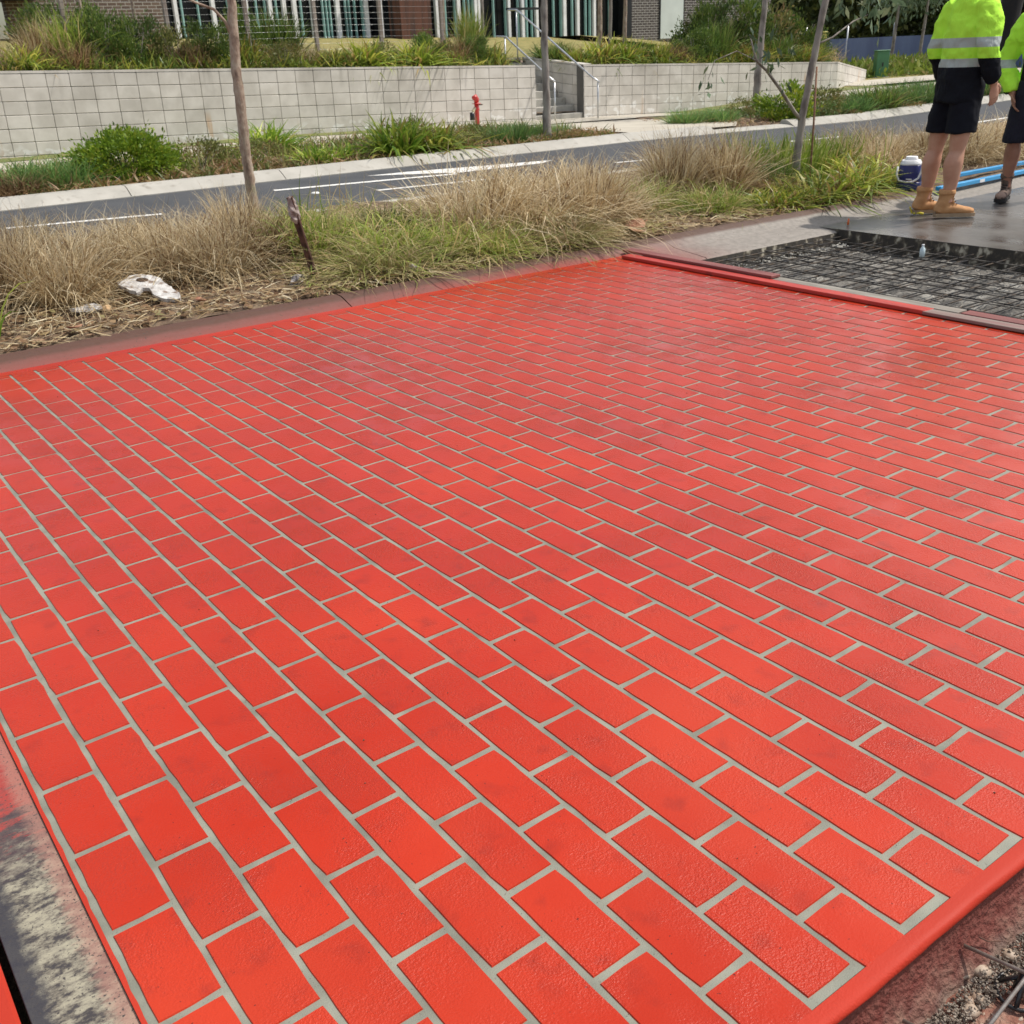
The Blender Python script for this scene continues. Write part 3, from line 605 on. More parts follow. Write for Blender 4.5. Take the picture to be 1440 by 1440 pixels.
MED = [
 ('dryfan', .90, 4.92, .56, .24, 'brown upright dry tussock at the far left edge of the median'),
 ('dry', 1.18, 4.78, .48, .29, 'pale dry tussock arching behind the lump of clear plastic'),
 ('dry', 1.58, 5.30, .44, .28, 'dry tussock just behind the broken white slab of foam'),
 ('dry', 1.30, 6.27, .38, .29, 'small dry tussock by the road at the far left'),
 ('dry', 1.86, 5.02, .42, .30, 'tan tussock to the right of the white foam slab'),
 ('dry', 2.14, 4.84, .46, .26, 'dry tussock left of the pink-barked sapling, nearest the kerb'),
 ('dryfan', 2.50, 5.35, .50, .24, 'brownish dry tussock leaning on the pink-barked sapling'),
 ('dry', 2.15, 5.5, .36, .30, 'dry tussock behind others, left of the pink-barked sapling'),
 ('brn', 2.50, 4.95, .36, .24, 'brown twiggy tussock between the sapling and the rusty picket'),
 ('dry', 2.10, 6.34, .27, .31, 'low dry tussock at the road edge left of the sapling'),
 ('grn', 2.80, 4.85, .34, .24, 'green tussock right behind the rusty picket'),
 ('mix', 2.98, 4.30, .20, .26, 'flattened straw and green clump right of the rusty picket'),
 ('grn', 3.16, 4.55, .27, .25, 'green blades flattened to the right, behind the small grey stone'),
 ('grn', 3.45, 4.42, .25, .28, 'bright green flattened clump in the middle of the median'),
 ('mix', 2.99, 5.1, .24, .28, 'yellow-green clump behind the rusty picket, near the road'),
 ('mix', 3.40, 5.1, .24, .26, 'yellow-green clump before the white road line'),
 ('grn', 3.05, 5.75, .24, .24, 'sparse green blades standing up against the road'),
 ('long', 3.05, 4.42, .26, .16, 'long green blades swept to the right behind the small grey stone'),
 ('long', 3.55, 4.35, .24, .16, 'long green blades swept to the right in the middle of the median'),
 ('long', 2.70, 4.50, .22, .14, 'swept green blades right beside the rusty picket'),
 ('strag', 2.95, 5.2, .42, .2, 'few thin stalks standing up against the road, right of the picket'),
 ('strag', 3.35, 5.3, .38, .2, 'few thin stalks standing up against the road near the white line'),
 ('strag', 8.3, 4.7, .42, .25, 'few thin stalks standing up behind the yellow-green plants'),
 ('brn', 3.55, 4.85, .26, .22, 'brown twiggy clump in the middle of the green blades'),
 ('mix', 3.62, 4.28, .16, .24, 'matted straw clump by the kerb in the middle of the median'),
 ('dgr', 3.30, 4.80, .28, .18, 'dark green clump in the middle of the median'),
 ('dgr', 7.15, 4.75, .26, .18, 'dark green clump beside the wooden stake'),
 ('brn', 6.9, 4.55, .2, .2, 'brown twiggy clump at the foot of the leaning sapling'),
 ('dry', 3.98, 4.75, .47, .40, 'large pale dry tussock at the centre of the median'),
 ('dry', 4.40, 4.62, .42, .40, 'large pale tussock spilling towards the kerb, right of centre'),
 ('dryfan', 4.85, 4.55, .44, .34, 'tall tan tussock left of the dead leaves by the kerb'),
 ('dry', 4.75, 5.4, .36, .42, 'pale dry tussock behind the largest one, by the road'),
 ('dry', 5.36, 5.3, .35, .38, 'wispy pale tussock overhanging the road near centre'),
 ('grn', 3.75, 4.20, .20, .27, 'low green clump sprawling before the largest pale tussock'),
 ('mix', 4.25, 4.18, .20, .26, 'short straw clump lying beside the kerb, right of centre'),
 ('dry', 5.10, 4.60, .33, .26, 'dry tussock hanging over the curled dead leaves'),
 ('grn', 5.55, 4.70, .26, .22, 'small green clump between pale and brown tussocks'),
 ('dryfan', 6.15, 4.95, .50, .30, 'brown bushy tussock, left one of the pair before the leafy sapling'),
 ('dryfan', 6.60, 4.85, .50, .30, 'brown bushy tussock just left of the leaning sapling'),
 ('dry', 6.75, 5.5, .40, .34, 'brown tussock behind the pair, by the road'),
 ('grn', 5.95, 4.35, .22, .22, 'low green blades beneath the brown tussocks'),
 ('tall', 7.30, 5.15, .40, .26, 'tall green blades right behind the leaning sapling'),
 ('tall', 7.85, 5.10, .36, .27, 'tall green blades right of the wooden stake'),
 ('tall', 8.45, 5.2, .33, .28, 'tall green blades left of the blue and white drink cooler'),
 ('yel', 6.50, 4.20, .14, .24, 'yellow-green strappy plant sprawling at the foot of the leaning sapling'),
 ('yel', 6.95, 4.22, .18, .28, 'yellow-green strappy plant right of the leaning sapling'),
 ('yel', 7.45, 4.30, .19, .27, 'yellow-green strappy plant midway to the drink cooler'),
 ('yel', 7.90, 4.36, .20, .23, 'yellow-green strappy plant beside the drink cooler'),
 ('yst', 8.15, 4.85, .26, .26, 'yellow strappy plant behind the drink cooler'),
 ('dry', 8.85, 4.9, .34, .27, 'tan tussock behind the drink cooler, left of the workers'),
 ('dryfan', 9.35, 4.75, .37, .31, 'tan tussock seen left of the tan boots worker'),
 ('dry', 9.90, 4.72, .36, .36, 'tan tussock seen between the legs of the first worker'),
 ('dry', 10.45, 4.70, .36, .36, 'tan tussock seen between the two workers'),
 ('dry', 11.00, 4.72, .36, .32, 'tan tussock behind the second worker at the right edge'),
 ('dry', 9.4, 5.6, .34, .34, 'pale tussock by the road behind the first worker'),
 ('dryfan', .35, 5.3, .5, .3, 'tall dry tussock outside the left edge of the view'),
]
for t, x, y, H, r_, lab in MED:
    if x < 2.9 and t.startswith('dry'): H *= .80
    plant(t, x, y, H, r_, mz(x, y), lab)
FAR = [
 ('blu', 2.75, 12.5, .34, .34, 'blue-green grass clump at the far left of the verge'), ('blu', 3.25, 12.45, .33, .32, 'blue-green grass clump left of the round green shrub'),
 ('brn', 2.5, 12.0, .26, .40, 'brown grass fringe at the left end of the far kerb'),
 ('big', 4.02, 12.55, .70, .66, 'large round bright green shrub beside the far kerb at the left'),
 ('olv', 5.05, 12.75, .40, .32, 'olive brown bush right of the round green shrub'), ('dead', 5.5, 12.35, .26, .38, 'mat of dead brown leaves behind the pink-barked sapling'),
 ('str', 6.55, 14.0, .42, .34, 'strappy green clump near the wall behind the pink-barked sapling'), ('low', 5.95, 12.05, .16, .30, 'low olive ground cover by the far kerb'), ('low', 4.9, 11.95, .16, .22, 'low red-green cover in front of the olive bush'),
 ('low', 3.5, 11.95, .14, .26, 'low cover in front of the round green shrub'),
 ('sml', 6.45, 12.12, .24, .22, 'small strappy clump, left of two beside the far kerb'), ('sml', 6.87, 12.2, .22, .2, 'small strappy clump, right of two beside the far kerb'),
 ('dead', 7.28, 12.2, .22, .22, 'dead brown twigs left of the big yellow-green clump'),
 ('str', 7.66, 11.98, .50, .36, 'big yellow-green strappy clump by the far kerb'), ('yst', 8.28, 11.98, .42, .32, 'yellow strappy clump right of the biggest one'),
 ('olv', 8.95, 12.15, .24, .28, 'olive bush in front of the red hydrant'), ('dead', 8.95, 11.82, .18, .32, 'brown dead leaf mat below the red hydrant'),
 ('olv', 9.75, 13.3, .26, .26, 'olive brown bush just behind the blue-green clumps, right of the hydrant'), ('olv', 8.5, 13.1, .40, .34, 'olive brown bush behind the yellow strappy clump'), ('low', 10.0, 11.9, .16, .3, 'reddish ground cover between the hydrant and the grey sapling'), ('olv', 5.9, 12.9, .34, .34, 'olive bush right behind the pink-barked sapling'),
 ('blu', 9.75, 12.2, .31, .26, 'blue-green clump right of the red hydrant'), ('blu', 10.15, 12.25, .27, .2, 'blue-green clump left of the grey street sapling'),
 ('blu', 11.0, 12.7, .2, .2, 'little blue-green clump right of the grey street sapling'), ('low', 10.75, 11.98, .20, .34, 'prostrate red-green cover at the foot of the grey sapling'), ('low', 11.25, 12.0, .18, .30, 'prostrate orange-green cover at the end of the bed'),
 ('blu', 14.35, 12.95, .24, .28, 'dark blue-green clump at the left end of the right bed'), ('blu', 15.0, 12.7, .25, .28, 'dark blue-green clump, second in the right bed'),
 ('olv', 16.3, 13.3, .34, .30, 'dark olive bush left of the far sapling'), ('dead', 15.8, 12.2, .2, .34, 'brown leaf litter heap under the far sapling'),
 ('shr', 15.9, 11.95, .55, .48, 'bright green shrub right of the far sapling'), ('olv', 16.8, 11.95, .52, .40, 'reddish olive shrub behind the leaning sapling'),
 ('blu', 17.8, 12.0, .34, .36, 'green grass mound right of the reddish shrub'), ('dgr', 18.7, 12.0, .42, .42, 'dark green grass mound before the green box'), ('blu', 20.0, 12.0, .41, .40, 'green grass mound left of the first worker'),
 ('low', 17.4, 11.85, .18, .34, 'low orange-green cover along the far kerb, left'), ('low', 19.2, 11.85, .2, .36, 'low yellow-green cover along the far kerb, middle'), ('low', 20.9, 11.9, .25, .4, 'low cover along the far kerb beside the first worker'),
 ('blu', 22.3, 12.0, .4, .5, 'green mound of grass between the two workers'), ('brn', 24, 12.2, .4, .6, 'brown grass mound between the two workers'), ('blu', 21.2, 12.6, .4, .5, 'green mound behind the first worker'),
]
for t, x, y, H, r_, lab in FAR:
    if t not in ('big', 'low', 'dead'): H *= 1.15; r_ *= 1.25
    if t == 'low': H *= 1.3; r_ *= 1.2
    plant(t, x, y, H, r_, float(verge_z(np.array(x), np.array(y))), lab, 'grass' if t in ('blu', 'brn', 'dgr') else 'shrub')
TER = [
('dry',3.80,17.75,.45,.20,'dry brown tussock at the left end of the terrace'),('yst',4.27,17.75,.35,.30,'yellow strappy plant at the left of the terrace wall'),('tan',4.65,18.2,.71,.29,'tall tan-green grass behind the leftmost strappy plant'),
('tgr',5.19,18.3,.80,.48,'tall bright green grass on the left terrace'),('brn',5.09,17.75,.44,.26,'brown spiky mound below the tall green grass'),('bsh',5.66,18.1,.85,.48,'darkest tall grass clump on the left terrace'),
('bsh',6.25,18.2,.80,.50,'dark green clump before the dark brick wall'),('olv',6.85,17.9,.60,.42,'mixed green and orange clump left of the pink-barked sapling'),('brn',7.06,17.75,.45,.28,'brown clump just left of the pink-barked sapling on the terrace'),
('bsh',7.45,17.95,.75,.42,'tall mixed clump directly behind the pink-barked sapling'),('yst',8.06,17.75,.50,.28,'yellow-green clump just right of the pink-barked sapling on the terrace'),('olv',8.80,17.75,.46,.40,'orange tinged clump on the terrace wall'),
('tan',9.41,18.0,.38,.30,'feathery tan clump on the terrace'),('yst',9.78,17.75,.32,.27,'short yellow clump on the terrace wall'),('yst',10.47,17.75,.46,.41,'broad yellow-tipped dark clump on the terrace'),('olv',10.95,17.75,.42,.36,'grassy clump left of the brown column'),
('yst',11.68,17.75,.42,.43,'broad arching clump below the brown column'),('bsh',12.2,18.1,.55,.38,'dark clump right of the brown column'),('brn',12.7,18.0,.52,.36,'dry tan clump left of the stair'),('bsh',13.1,17.85,.55,.36,'green clump left of the stair'),
('tgr',13.55,18.5,.95,.30,'tall leafy green grass left of the stair rail'),('yst',13.62,17.75,.38,.26,'low clump at the corner of the wall by the stair'),
('yst',15.9,17.75,.40,.26,'low clump right of the stair wall'),('yst',16.58,17.8,.60,.45,'big yellow-green strappy clump right of the stair'),('yst',17.23,17.75,.58,.42,'second big strappy clump right of the stair'),('bsh',18.0,18.0,.55,.40,'dark clump right of the big strappy clumps'),
('yst',18.40,17.75,.44,.34,'yellow clump below the pale door'),('brn',18.94,17.75,.48,.31,'brown clump right of the pale door'),('bsh',19.7,17.85,.8,.55,'green clump left of the tall bushes'),('dgr',20.6,18.0,.95,.45,'tall dark clump at the foot of the tall bushes'),
('bsh',20.9,18.6,1.5,.75,'tall green bush beside the dark brick wall'),('bsh',22.0,18.6,1.75,.9,'tallest bush, behind the far sapling'),('olv',22.9,18.5,1.5,.85,'tall orange tinged bush right of the far sapling'),('dgr',22.6,17.8,.7,.47,'dark grasses below the tallest bush'),
('bsh',24.0,18.4,1.2,.75,'rounded bush behind the leaning sapling'),('dgr',24.9,18.6,.8,.5,'green clump right of the leaning sapling'),('bsh',25.9,19.3,.95,.6,'dark bush over the end wall'),('tan',27.0,19.6,.7,.4,'tan clump at the end of the low wall'),
('mxg',21.4,17.75,.5,.5,'low green fringe along the right wall, below the bushes'),('mxg',23.6,17.7,.5,.5,'low green fringe near the corner of the right wall'),('brn',4.75,18.7,.5,.3,'brown grass behind the leftmost plants'),('bsh',5.2,18.9,1.0,.6,'tall green grass before the dark brick wall'),('bsh',8.5,18.8,.9,.4,'dark green grass behind the wire trellis, left'),('dgr',9.3,19.0,.8,.45,'dark green grass behind the wire trellis, right'),
('mxg',19.2,18.6,.5,.5,'grass on the lawn edge before the pale door'),('dgr',15.9,18.6,.45,.5,'dark low grass behind the stair wall'),
]
for t, x, y, H, r_, lab in TER:
    if x < 14: H *= 1.18; r_ *= 1.12
    y += .14
    z = float(terr_z(np.array(x), np.array(y))) if x < 24.2 else .6 - (x - 24.2) * .08
    plant(t, x, y, H, r_, z, lab, 'shrub' if t in ('bsh', 'olv') else 'grass')
# straw litter and mulch
def litter(name, n, x0, x1, y0, y1, mat, ln=(.05, .2), wd=.006, kindlab=None, zf=mz, up=.12):
    g = np.random.default_rng(5 + n); x = g.uniform(x0, x1, n); y = y0 + (y1 - y0) * g.uniform(0, 1, n) ** 1.4
    z = np.array([zf(a, b_) for a, b_ in zip(x, y)]) + g.uniform(0.005, .04, n); a = g.uniform(0, 6.28, n)
    d = np.stack([np.cos(a), np.sin(a), g.normal(0.0, up, n)], 1); d /= np.linalg.norm(d, axis=1, keepdims=True)
    V, F, vv = strips(np.stack([x, y, z], 1), d, g.uniform(*ln, n), g.uniform(.5, 1.4, n) * wd, np.full(n, .03), g.normal(0, .08, (n, 2)), g.uniform(0, 1, n), twist=g.uniform(-.6, .6, n))
    o = link(name, np_mesh(name, V, F, vv, mat)); return tag(o, kindlab, 'litter', kind='stuff')
litter('straw', 4800, .2, 6.4, 3.93, 5.2, LM['dry'], kindlab='flattened dry straw lying along the kerb')
litter('green_straw', 2600, 2.4, 5.2, 4.0, 5.1, LM['mix'], ln=(.1, .3), wd=.008, kindlab='cut greenish blades lying beside the rusty picket')
litter('dead_leaf_litter', 2200, .2, 8, 3.93, 4.9, LM['brn'], ln=(.02, .07), wd=.022, kindlab='brown leaf litter and bark chips on the median soil')
litter('verge_litter', 5000, 2, 24, 11.6, 14.2, LM['brn'], ln=(.04, .16), wd=.02, up=.5, kindlab='brown leaf litter in the planted verge', zf=lambda a, b_: float(verge_z(np.array(a), np.array(b_))) if not 11.4 < a < 14.2 else -.3)
litter('verge_cover', 14000, 2.5, 12, 11.62, 15.0, LM['rdl'], ln=(.07, .24), wd=.022, up=.8, kindlab='low patchy ground cover in the planted verge', zf=lambda a, b_: float(verge_z(np.array(a), np.array(b_))) if a < 11.5 else -.3)
litter('verge_cover', 5000, 3.5, 11.3, 12.3, 15.0, LM['grn'], ln=(.12, .34), wd=.016, up=1.3, kindlab='sparse upright green blades in the planted verge', zf=lambda a, b_: float(verge_z(np.array(a), np.array(b_))))
litter('verge_cover', 9000, 16, 24, 11.62, 14.2, LM['blu'], ln=(.08, .3), wd=.02, up=.9, kindlab='long green grass filling the bed at the far right', zf=lambda a, b_: float(verge_z(np.array(a), np.array(b_))))
litter('terrace_cover', 14000, 3.5, 24, 17.5, 19.2, LM['dgr'], ln=(.12, .42), wd=.02, up=1.1, kindlab='dark green grass growing between the terrace plants', zf=lambda a, b_: float(terr_z(np.array(a), np.array(b_))) if not 13.8 < a < 15.7 else -.3)
litter('terrace_cover', 14001, 3.5, 24, 17.5, 19.2, LM['yst'], ln=(.12, .42), wd=.018, up=1.1, kindlab='short mixed grass growing between the terrace plants', zf=lambda a, b_: float(terr_z(np.array(a), np.array(b_))) if not 13.8 < a < 15.7 else -.3)
ch = MB(); 
for i in range(1800):
    x = random.uniform(.2, 8); y = 3.94 + random.random() ** 1.6 * 1.0; z = mz(x, y) + .008; s = random.uniform(.006, .02)
    Mx = Matrix.Translation((x, y, z)) @ Matrix.Rotation(random.uniform(0, 6.28), 4, 'Z') @ Matrix.Rotation(random.uniform(-.5, .5), 4, 'X')
    ch.box(-s, s, -s * .45, s * .45, -.003, .004, M=Mx)
tag(ch.build('bark_chips', M['mulch']), 'bark chips scattered along the back of the kerb', 'mulch', kind='stuff')
# ================================================================ NEAR KERB, PLANKS, PIT, WET SLAB
nk_root = empty('near_kerb'); tag(nk_root, kind='structure')
js = [-6, -3.2, -.4, 2.42, 4.86, 6.95, 9.4, 11.9, 14.4, 17, 20, 24, 30, 38]
for a, b_ in zip(js[:-1], js[1:]):
    mb = MB(); pr = [(3.35, -.16), (3.355, -.040), (3.375, -.030), (3.66, -.001), (3.775, .040), (3.80, .047), (3.85, .050), (3.875, .044), (3.885, -.16)]
    nseg = 24; ca = [random.uniform(-.0015, .0015) for _ in range(nseg + 1)]; n = len(pr)
    for i in range(nseg + 1):
        x = a + .004 + (b_ - a - .008) * i / nseg
        for k, (y, z) in enumerate(pr): mb.v.append((x, y + (ca[i] if 2 < k < 8 else random.uniform(-.004, .004) if k < 2 else 0), z + (random.uniform(-.0012, .0012) if k > 1 else 0)))
    for i in range(nseg):
        for k in range(n - 1): q = i * n + k; mb.f.append((q, q + n, q + n + 1, q + 1)); mb.sm.append(False)
    mb.f += [tuple(range(n)), tuple(nseg * n + k for k in reversed(range(n)))]; mb.sm += [False, False]
    link('kerb_stone', mb.mesh('kerb_stone', M['kerb']), nk_root)
# dark cast face under the kerb in the pit
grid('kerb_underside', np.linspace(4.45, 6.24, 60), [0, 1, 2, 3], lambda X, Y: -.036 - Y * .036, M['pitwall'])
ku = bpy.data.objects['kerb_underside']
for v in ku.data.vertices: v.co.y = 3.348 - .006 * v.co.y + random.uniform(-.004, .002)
# planks on the slab's right edge
def plank(x0, y0, x1, y1, wd, z0, th, mat, label):
    L_ = math.hypot(x1 - x0, y1 - y0); a = math.atan2(y1 - y0, x1 - x0)
    o = MB().box(0, L_, -wd / 2, wd / 2, 0, th, bev=.002).build('timber_plank', mat, loc=(x0, y0, z0), rot=(0, 0, a)); return tag(o, label, 'plank')
plank(4.385, 3.62, 4.36, 1.42, .075, .0045, .020, M['plankred'], 'long bright red plank lying along the edge of the brick pattern')
plank(4.465, 3.70, 4.445, 2.44, .075, .026, .016, M['plankdark'], 'short maroon plank lying on the kerb end, on top of a longer plank')
plank(4.465, 3.52, 4.445, 1.30, .080, .0045, .018, M['plankgrey'], 'grey weathered plank with red overspray between the red plank and the steel mesh')
plank(4.352, 1.43, 4.34, -.45, .075, .0065, .016, M['plankgrey'], 'grey brown plank at the right edge, in line after the red plank')
plank(4.445, 1.285, 4.43, .2, .078, .0045, .018, M['plankdark'], 'reddish plank end at the right edge of the view behind the grey one')
# wet slab beyond the pit
ws = MB(); ws.box(6.20, 30, -6, 3.56, -.15, -.014).build('wet_slab', M['wet']); bpy.data.objects['wet_slab']['kind'] = 'structure'
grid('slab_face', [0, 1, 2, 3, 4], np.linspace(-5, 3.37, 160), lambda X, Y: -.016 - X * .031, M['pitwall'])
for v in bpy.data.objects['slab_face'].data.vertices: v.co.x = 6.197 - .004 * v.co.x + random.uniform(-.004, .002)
# reinforcement mesh: two sheets
def mesh_sheet(dx, dy, z, label, sx=.1, sy=.1, rad=.0042):
    root = empty('reinforcing_mesh', (0, 0, z)); tag(root, label, 'steel mesh')
    y = -2.0 + dy
    long_me = MB().tube([(4.50, 0, 0), (5.0, 0, .003), (5.6, 0, -.002), (6.16, 0, .002)], rad, 6).mesh('bar', M['rebar'])
    cross_me = MB().tube([(0, -2.1, 0), (0, -.5, .003), (0, 1.2, -.003), (0, 3.32, 0)], rad, 6).mesh('bar', M['rebar2'])
    while y < 3.34:
        link('bar', long_me, root, (random.uniform(-.02, .02), y, random.uniform(-.003, .003)), (0, 0, random.uniform(-.006, .006))); y += sy
    x = 4.58 + dx
    while x < 6.16:
        link('bar', cross_me, root, (x, 0, 2 * rad + random.uniform(-.002, .002)), (0, 0, random.uniform(-.004, .004))); x += sx
M['rebar2'] = pm('rebar_worn', [(.03, .028, .028), (.12, .105, .09), (.34, .31, .27)], scale=9, rough=(.35, .7), bump=.4, bscale=200, dist=.001, metal=.5, ramp=(.35, .7))
mesh_sheet(0, 0, -.062, 'upper sheet of dark welded reinforcing mesh in the pit', sx=.2, sy=.13)
mesh_sheet(.05, .045, -.094, 'lower sheet of dark welded reinforcing mesh in the pit', sx=.26, sy=.17)
# rubble in the pit: light concrete crumbs, grey gravel
def stones(name, n, fx, mat, s0, s1, label, cat='gravel'):
    base = []
    for k in range(6):
        bm = bmesh.new(); bmesh.ops.create_icosphere(bm, subdivisions=1, radius=1)
        for v in bm.verts: v.co *= random.uniform(.55, 1.3)
        base.append(([v.co.copy() for v in bm.verts], [[v.index for v in f.verts] for f in bm.faces])); bm.free()
    mb = MB()
    for i in range(n):
        x, y, z = fx(); s = random.uniform(s0, s1) * random.uniform(.6, 1); V, F = base[i % 6]
        Mx = Matrix.Rotation(random.uniform(0, 6.28), 3, 'Z') @ Matrix.Rotation(random.uniform(0, 6.28), 3, 'X')
        mb.add([Vector((x, y, z)) + (Mx @ Vector((p.x * s, p.y * s * .8, p.z * s * .6))) for p in V], F, False)
    o = mb.build(name, mat); return tag(o, label, cat, kind='stuff')
M['crumb'] = pm('concrete_crumb', [(.20, .19, .17), (.40, .38, .34)], scale=20, rough=(.8, 1), bump=.5)
stones('concrete_crumbs', 900, lambda: (random.uniform(4.5, 6.17), 3.34 - 4.0 * random.random() ** 1.3, -.128), M['crumb'], .004, .014, 'grey crumbs of concrete on the floor of the pit')
stones('concrete_spill', 500, lambda: (lambda t: (4.55 + 1.6 * t, 3.335 - random.random() ** 2 * .16, -.118 + random.random() * .02))(random.random()), M['concrete'], .006, .02, 'pale spilled concrete along the foot of the kerb in the pit')
# bottom right trench: gravel, bars, black bar chair
M['peb'] = pm('mixed_pebble', [(.16, .075, .05), (.34, .22, .16), (.5, .42, .34)], scale=28, rough=(.45, .8), bump=.3, ramp=(.3, .7))
def trench_pt():
    return random.uniform(.75, 1.75), -.845 - random.random() ** 1.4 * .45, -.133
stones('gravel', 4200, trench_pt, M['peb'], .002, .0065, 'reddish brown gravel in the trench at the bottom right corner')
M['grit'] = pm('dark_grit', [(.12, .095, .075), (.25, .205, .165), (.40, .35, .29)], scale=60, rough=(.8, 1), bump=.5)
stones('grey_grit', 5500, lambda: (random.uniform(.7, 1.9), random.uniform(-.868, -.828), random.uniform(-.135, -.112)), M['grit'], .0015, .0045, 'grey grit banked against the foot of the slab side')
for i, (x, y, s) in enumerate([(1.075, -.812, .011), (1.05, -.850, .010), (1.10, -.826, .014), (1.02, -.858, .012), (1.035, -.846, .009), (1.165, -.838, .012)]):
    bm = bmesh.new(); bmesh.ops.create_icosphere(bm, subdivisions=2, radius=s)
    for v in bm.verts: v.co *= random.uniform(.86, 1.12); v.co.x *= 1.25; v.co.z *= .62
    me = bpy.data.meshes.new('pebble'); bm.to_mesh(me); bm.free(); me.polygons.foreach_set('use_smooth', [True] * len(me.polygons)); me.materials.append(M['peb2'] if 'peb2' in M else M.setdefault('peb2', pm('pale_pebble', [(.28, .19, .135), (.44, .36, .28)], scale=40, rough=(.4, .7), bump=.1)))
    o = link('pebble', me, None, (x, y, -.122), (0, 0, i)); tag(o, ['small pale pebble at the foot of the slab side', 'tan pebble left of the black plastic ring', 'largest pale pebble just above the black plastic ring', 'brown pebble below the left of the black ring', 'small round pebble touching the grey grit', 'pale pebble at the right edge above the black ring'][i], 'pebble')
bc = empty('bar_chair', (1.118, -.885, -.128)); tag(bc, 'black round plastic bar chair under the crossing steel bars, bottom right corner', 'bar chair')
ring = [(.043 * math.cos(a), .036 * math.sin(a), .004) for a in np.linspace(0, 2 * math.pi, 25)]
MB().tube(ring, .0035, 6, cap=False).build('base_ring', M['blackpl'], bc)
MB().tube([(-.004, 0, .012), (0, 0, .03), (.002, 0, .045)], [(.017, .012), (.013, .009), (.008, .007)], 10).build('hub', M['blackpl'], bc)
for a in (.4, 1.9, 3.5, 5.0): MB().tube([(.043 * math.cos(a), .036 * math.sin(a), .004), (.02 * math.cos(a), .017 * math.sin(a), .02), (.004, 0, .034)], [(.006, .003)] * 3, 6).build('rib', M['blackpl'], bc)
for p, q, lab in [((.90, -.915, -.070), (1.9, -.815, -.072), 'thin steel bar running along the trench, bottom right'), ((1.085, -.80, -.079), (1.21, -1.25, -.079), 'thin steel bar crossing above the black plastic ring'), ((.90, -.818, -.09), (1.0, -1.2, -.085), 'steel bar end poking into the bottom edge')]:
    o = MB().tube([p, q], .0032, 8).build('steel_bar', M['rebarl']); tag(o, lab, 'steel bar')
o = MB().tube([(1.115, -.808, -.075), (1.13, -.815, -.088), (1.152, -.825, -.094)], .0012, 5).build('twig', M['rust']); tag(o, 'tiny rusty wire sticking out of the slab side', 'wire')

# specks of grit on the coating
stones('grit_specks', 260, lambda: (random.uniform(0.05, 4.2), random.uniform(-.74, 3.5), .0035), M['rust'], .0008, .0026, 'tiny dark specks of grit scattered over the red pavement', 'grit')
# small things
o = MB().tube([(6.37, 3.40, -.01), (6.375, 3.40, .035)], [.008, .006], 8).build('orange_peg', plain('orange_paint', (.75, .16, .04), .5)); tag(o, 'tiny orange peg at the corner of the wet slab against the kerb', 'peg')
yb = plain('yellow_plastic', (.72, .60, .05), .4)
o = MB().tube([(7.045, 3.315, .002), (7.06, 3.30, .004), (7.075, 3.275, .004), (7.07, 3.25, .004)], .008, 8).add(*(lambda m: (m.v, m.f))(MB().tube([(7.05, 3.33, .0), (7.03, 3.34, .05)], .006, 6))).build('yellow_offcut', yb); tag(o, 'small yellow plastic offcut beside the heel of the tan boot', 'offcut')
bt = empty('plastic_bottle', (5.88, 2.46, -.06)); bt.scale = (.62, .62, .62); tag(bt, 'small clear plastic bottle standing among the reinforcing bars', 'bottle')
gl = plain('clear_blue_plastic', (.62, .74, .78), .12, coat=.5, bump=0)
MB().tube([(0, 0, 0), (0, 0, .05), (0, 0, .085), (0, 0, .10), (0, 0, .115)], [.028, .028, .026, .013, .012], 14).build('body', gl, bt); MB().tube([(0, 0, .115), (0, 0, .128)], .014, 12).build('cap', M['white'], bt)

# foam slab, plastic, wood slice, rag, stone, dead leaves
M['foam'] = pm('dirty_foam', [(.44, .42, .40), (.68, .67, .65)], scale=25, rough=(.8, .95), bump=.8, bscale=120, dist=.006, fine=(18, (.24, .18, .14), .56, .68))
pl = [(-.17, .02), (-.15, .09), (-.11, .13), (-.04, .125), (.02, .10), (.06, .04), (.10, .0), (.15, -.04), (.17, -.10), (.10, -.115), (.03, -.08), (.0, -.015), (-.035, -.01), (-.055, -.06), (-.10, -.04)]
pl = [(pl[i][0] + (pl[(i + 1) % len(pl)][0] - pl[i][0]) * t + random.uniform(-.007, .007), pl[i][1] + (pl[(i + 1) % len(pl)][1] - pl[i][1]) * t + random.uniform(-.007, .007)) for i in range(len(pl)) for t in (0, .33, .66)]
fb = MB(); n = len(pl); hole = [(-.065 + .028 * math.cos(a), .07 + .022 * math.sin(a)) for a in np.linspace(0, 2 * math.pi, 9)[:-1]]
fb.prism(pl, 0, .019)
o = fb.build('foam_piece', M['foam'], loc=(1.60, 4.47, mz(1.6, 4.5) + .05), rot=(R(16), R(5), R(-37)), scale=(1.15, 1.1, 1.1)); tag(o, 'broken white foam slab lying on the mulch', 'foam')
MB().tube([(-.065, .07, .014), (-.065, .07, .0205)], [(.030, .022)] * 2, 14).build('round_hole', M['soil'], o)
def crumple(name, c, s, mat, label, cat, seed=1, sub=2, amp=.35):
    g = random.Random(seed); bm = bmesh.new(); bmesh.ops.create_icosphere(bm, subdivisions=sub, radius=1)
    for v in bm.verts: v.co *= 1 + g.uniform(-amp, amp)
    me = bpy.data.meshes.new(name); bm.to_mesh(me); bm.free(); me.materials.append(mat)
    o = link(name, me, None, c, (0, 0, seed), s); return tag(o, label, cat)
crumple('plastic_lump', (1.22, 4.42, mz(1.2, 4.4) + .02), (.075, .05, .028), pm('cloudy_plastic', [(.50, .49, .48), (.75, .74, .74)], scale=30, rough=(.2, .5), bump=.6), 'crumpled clear plastic left of the foam slab', 'plastic', 3)
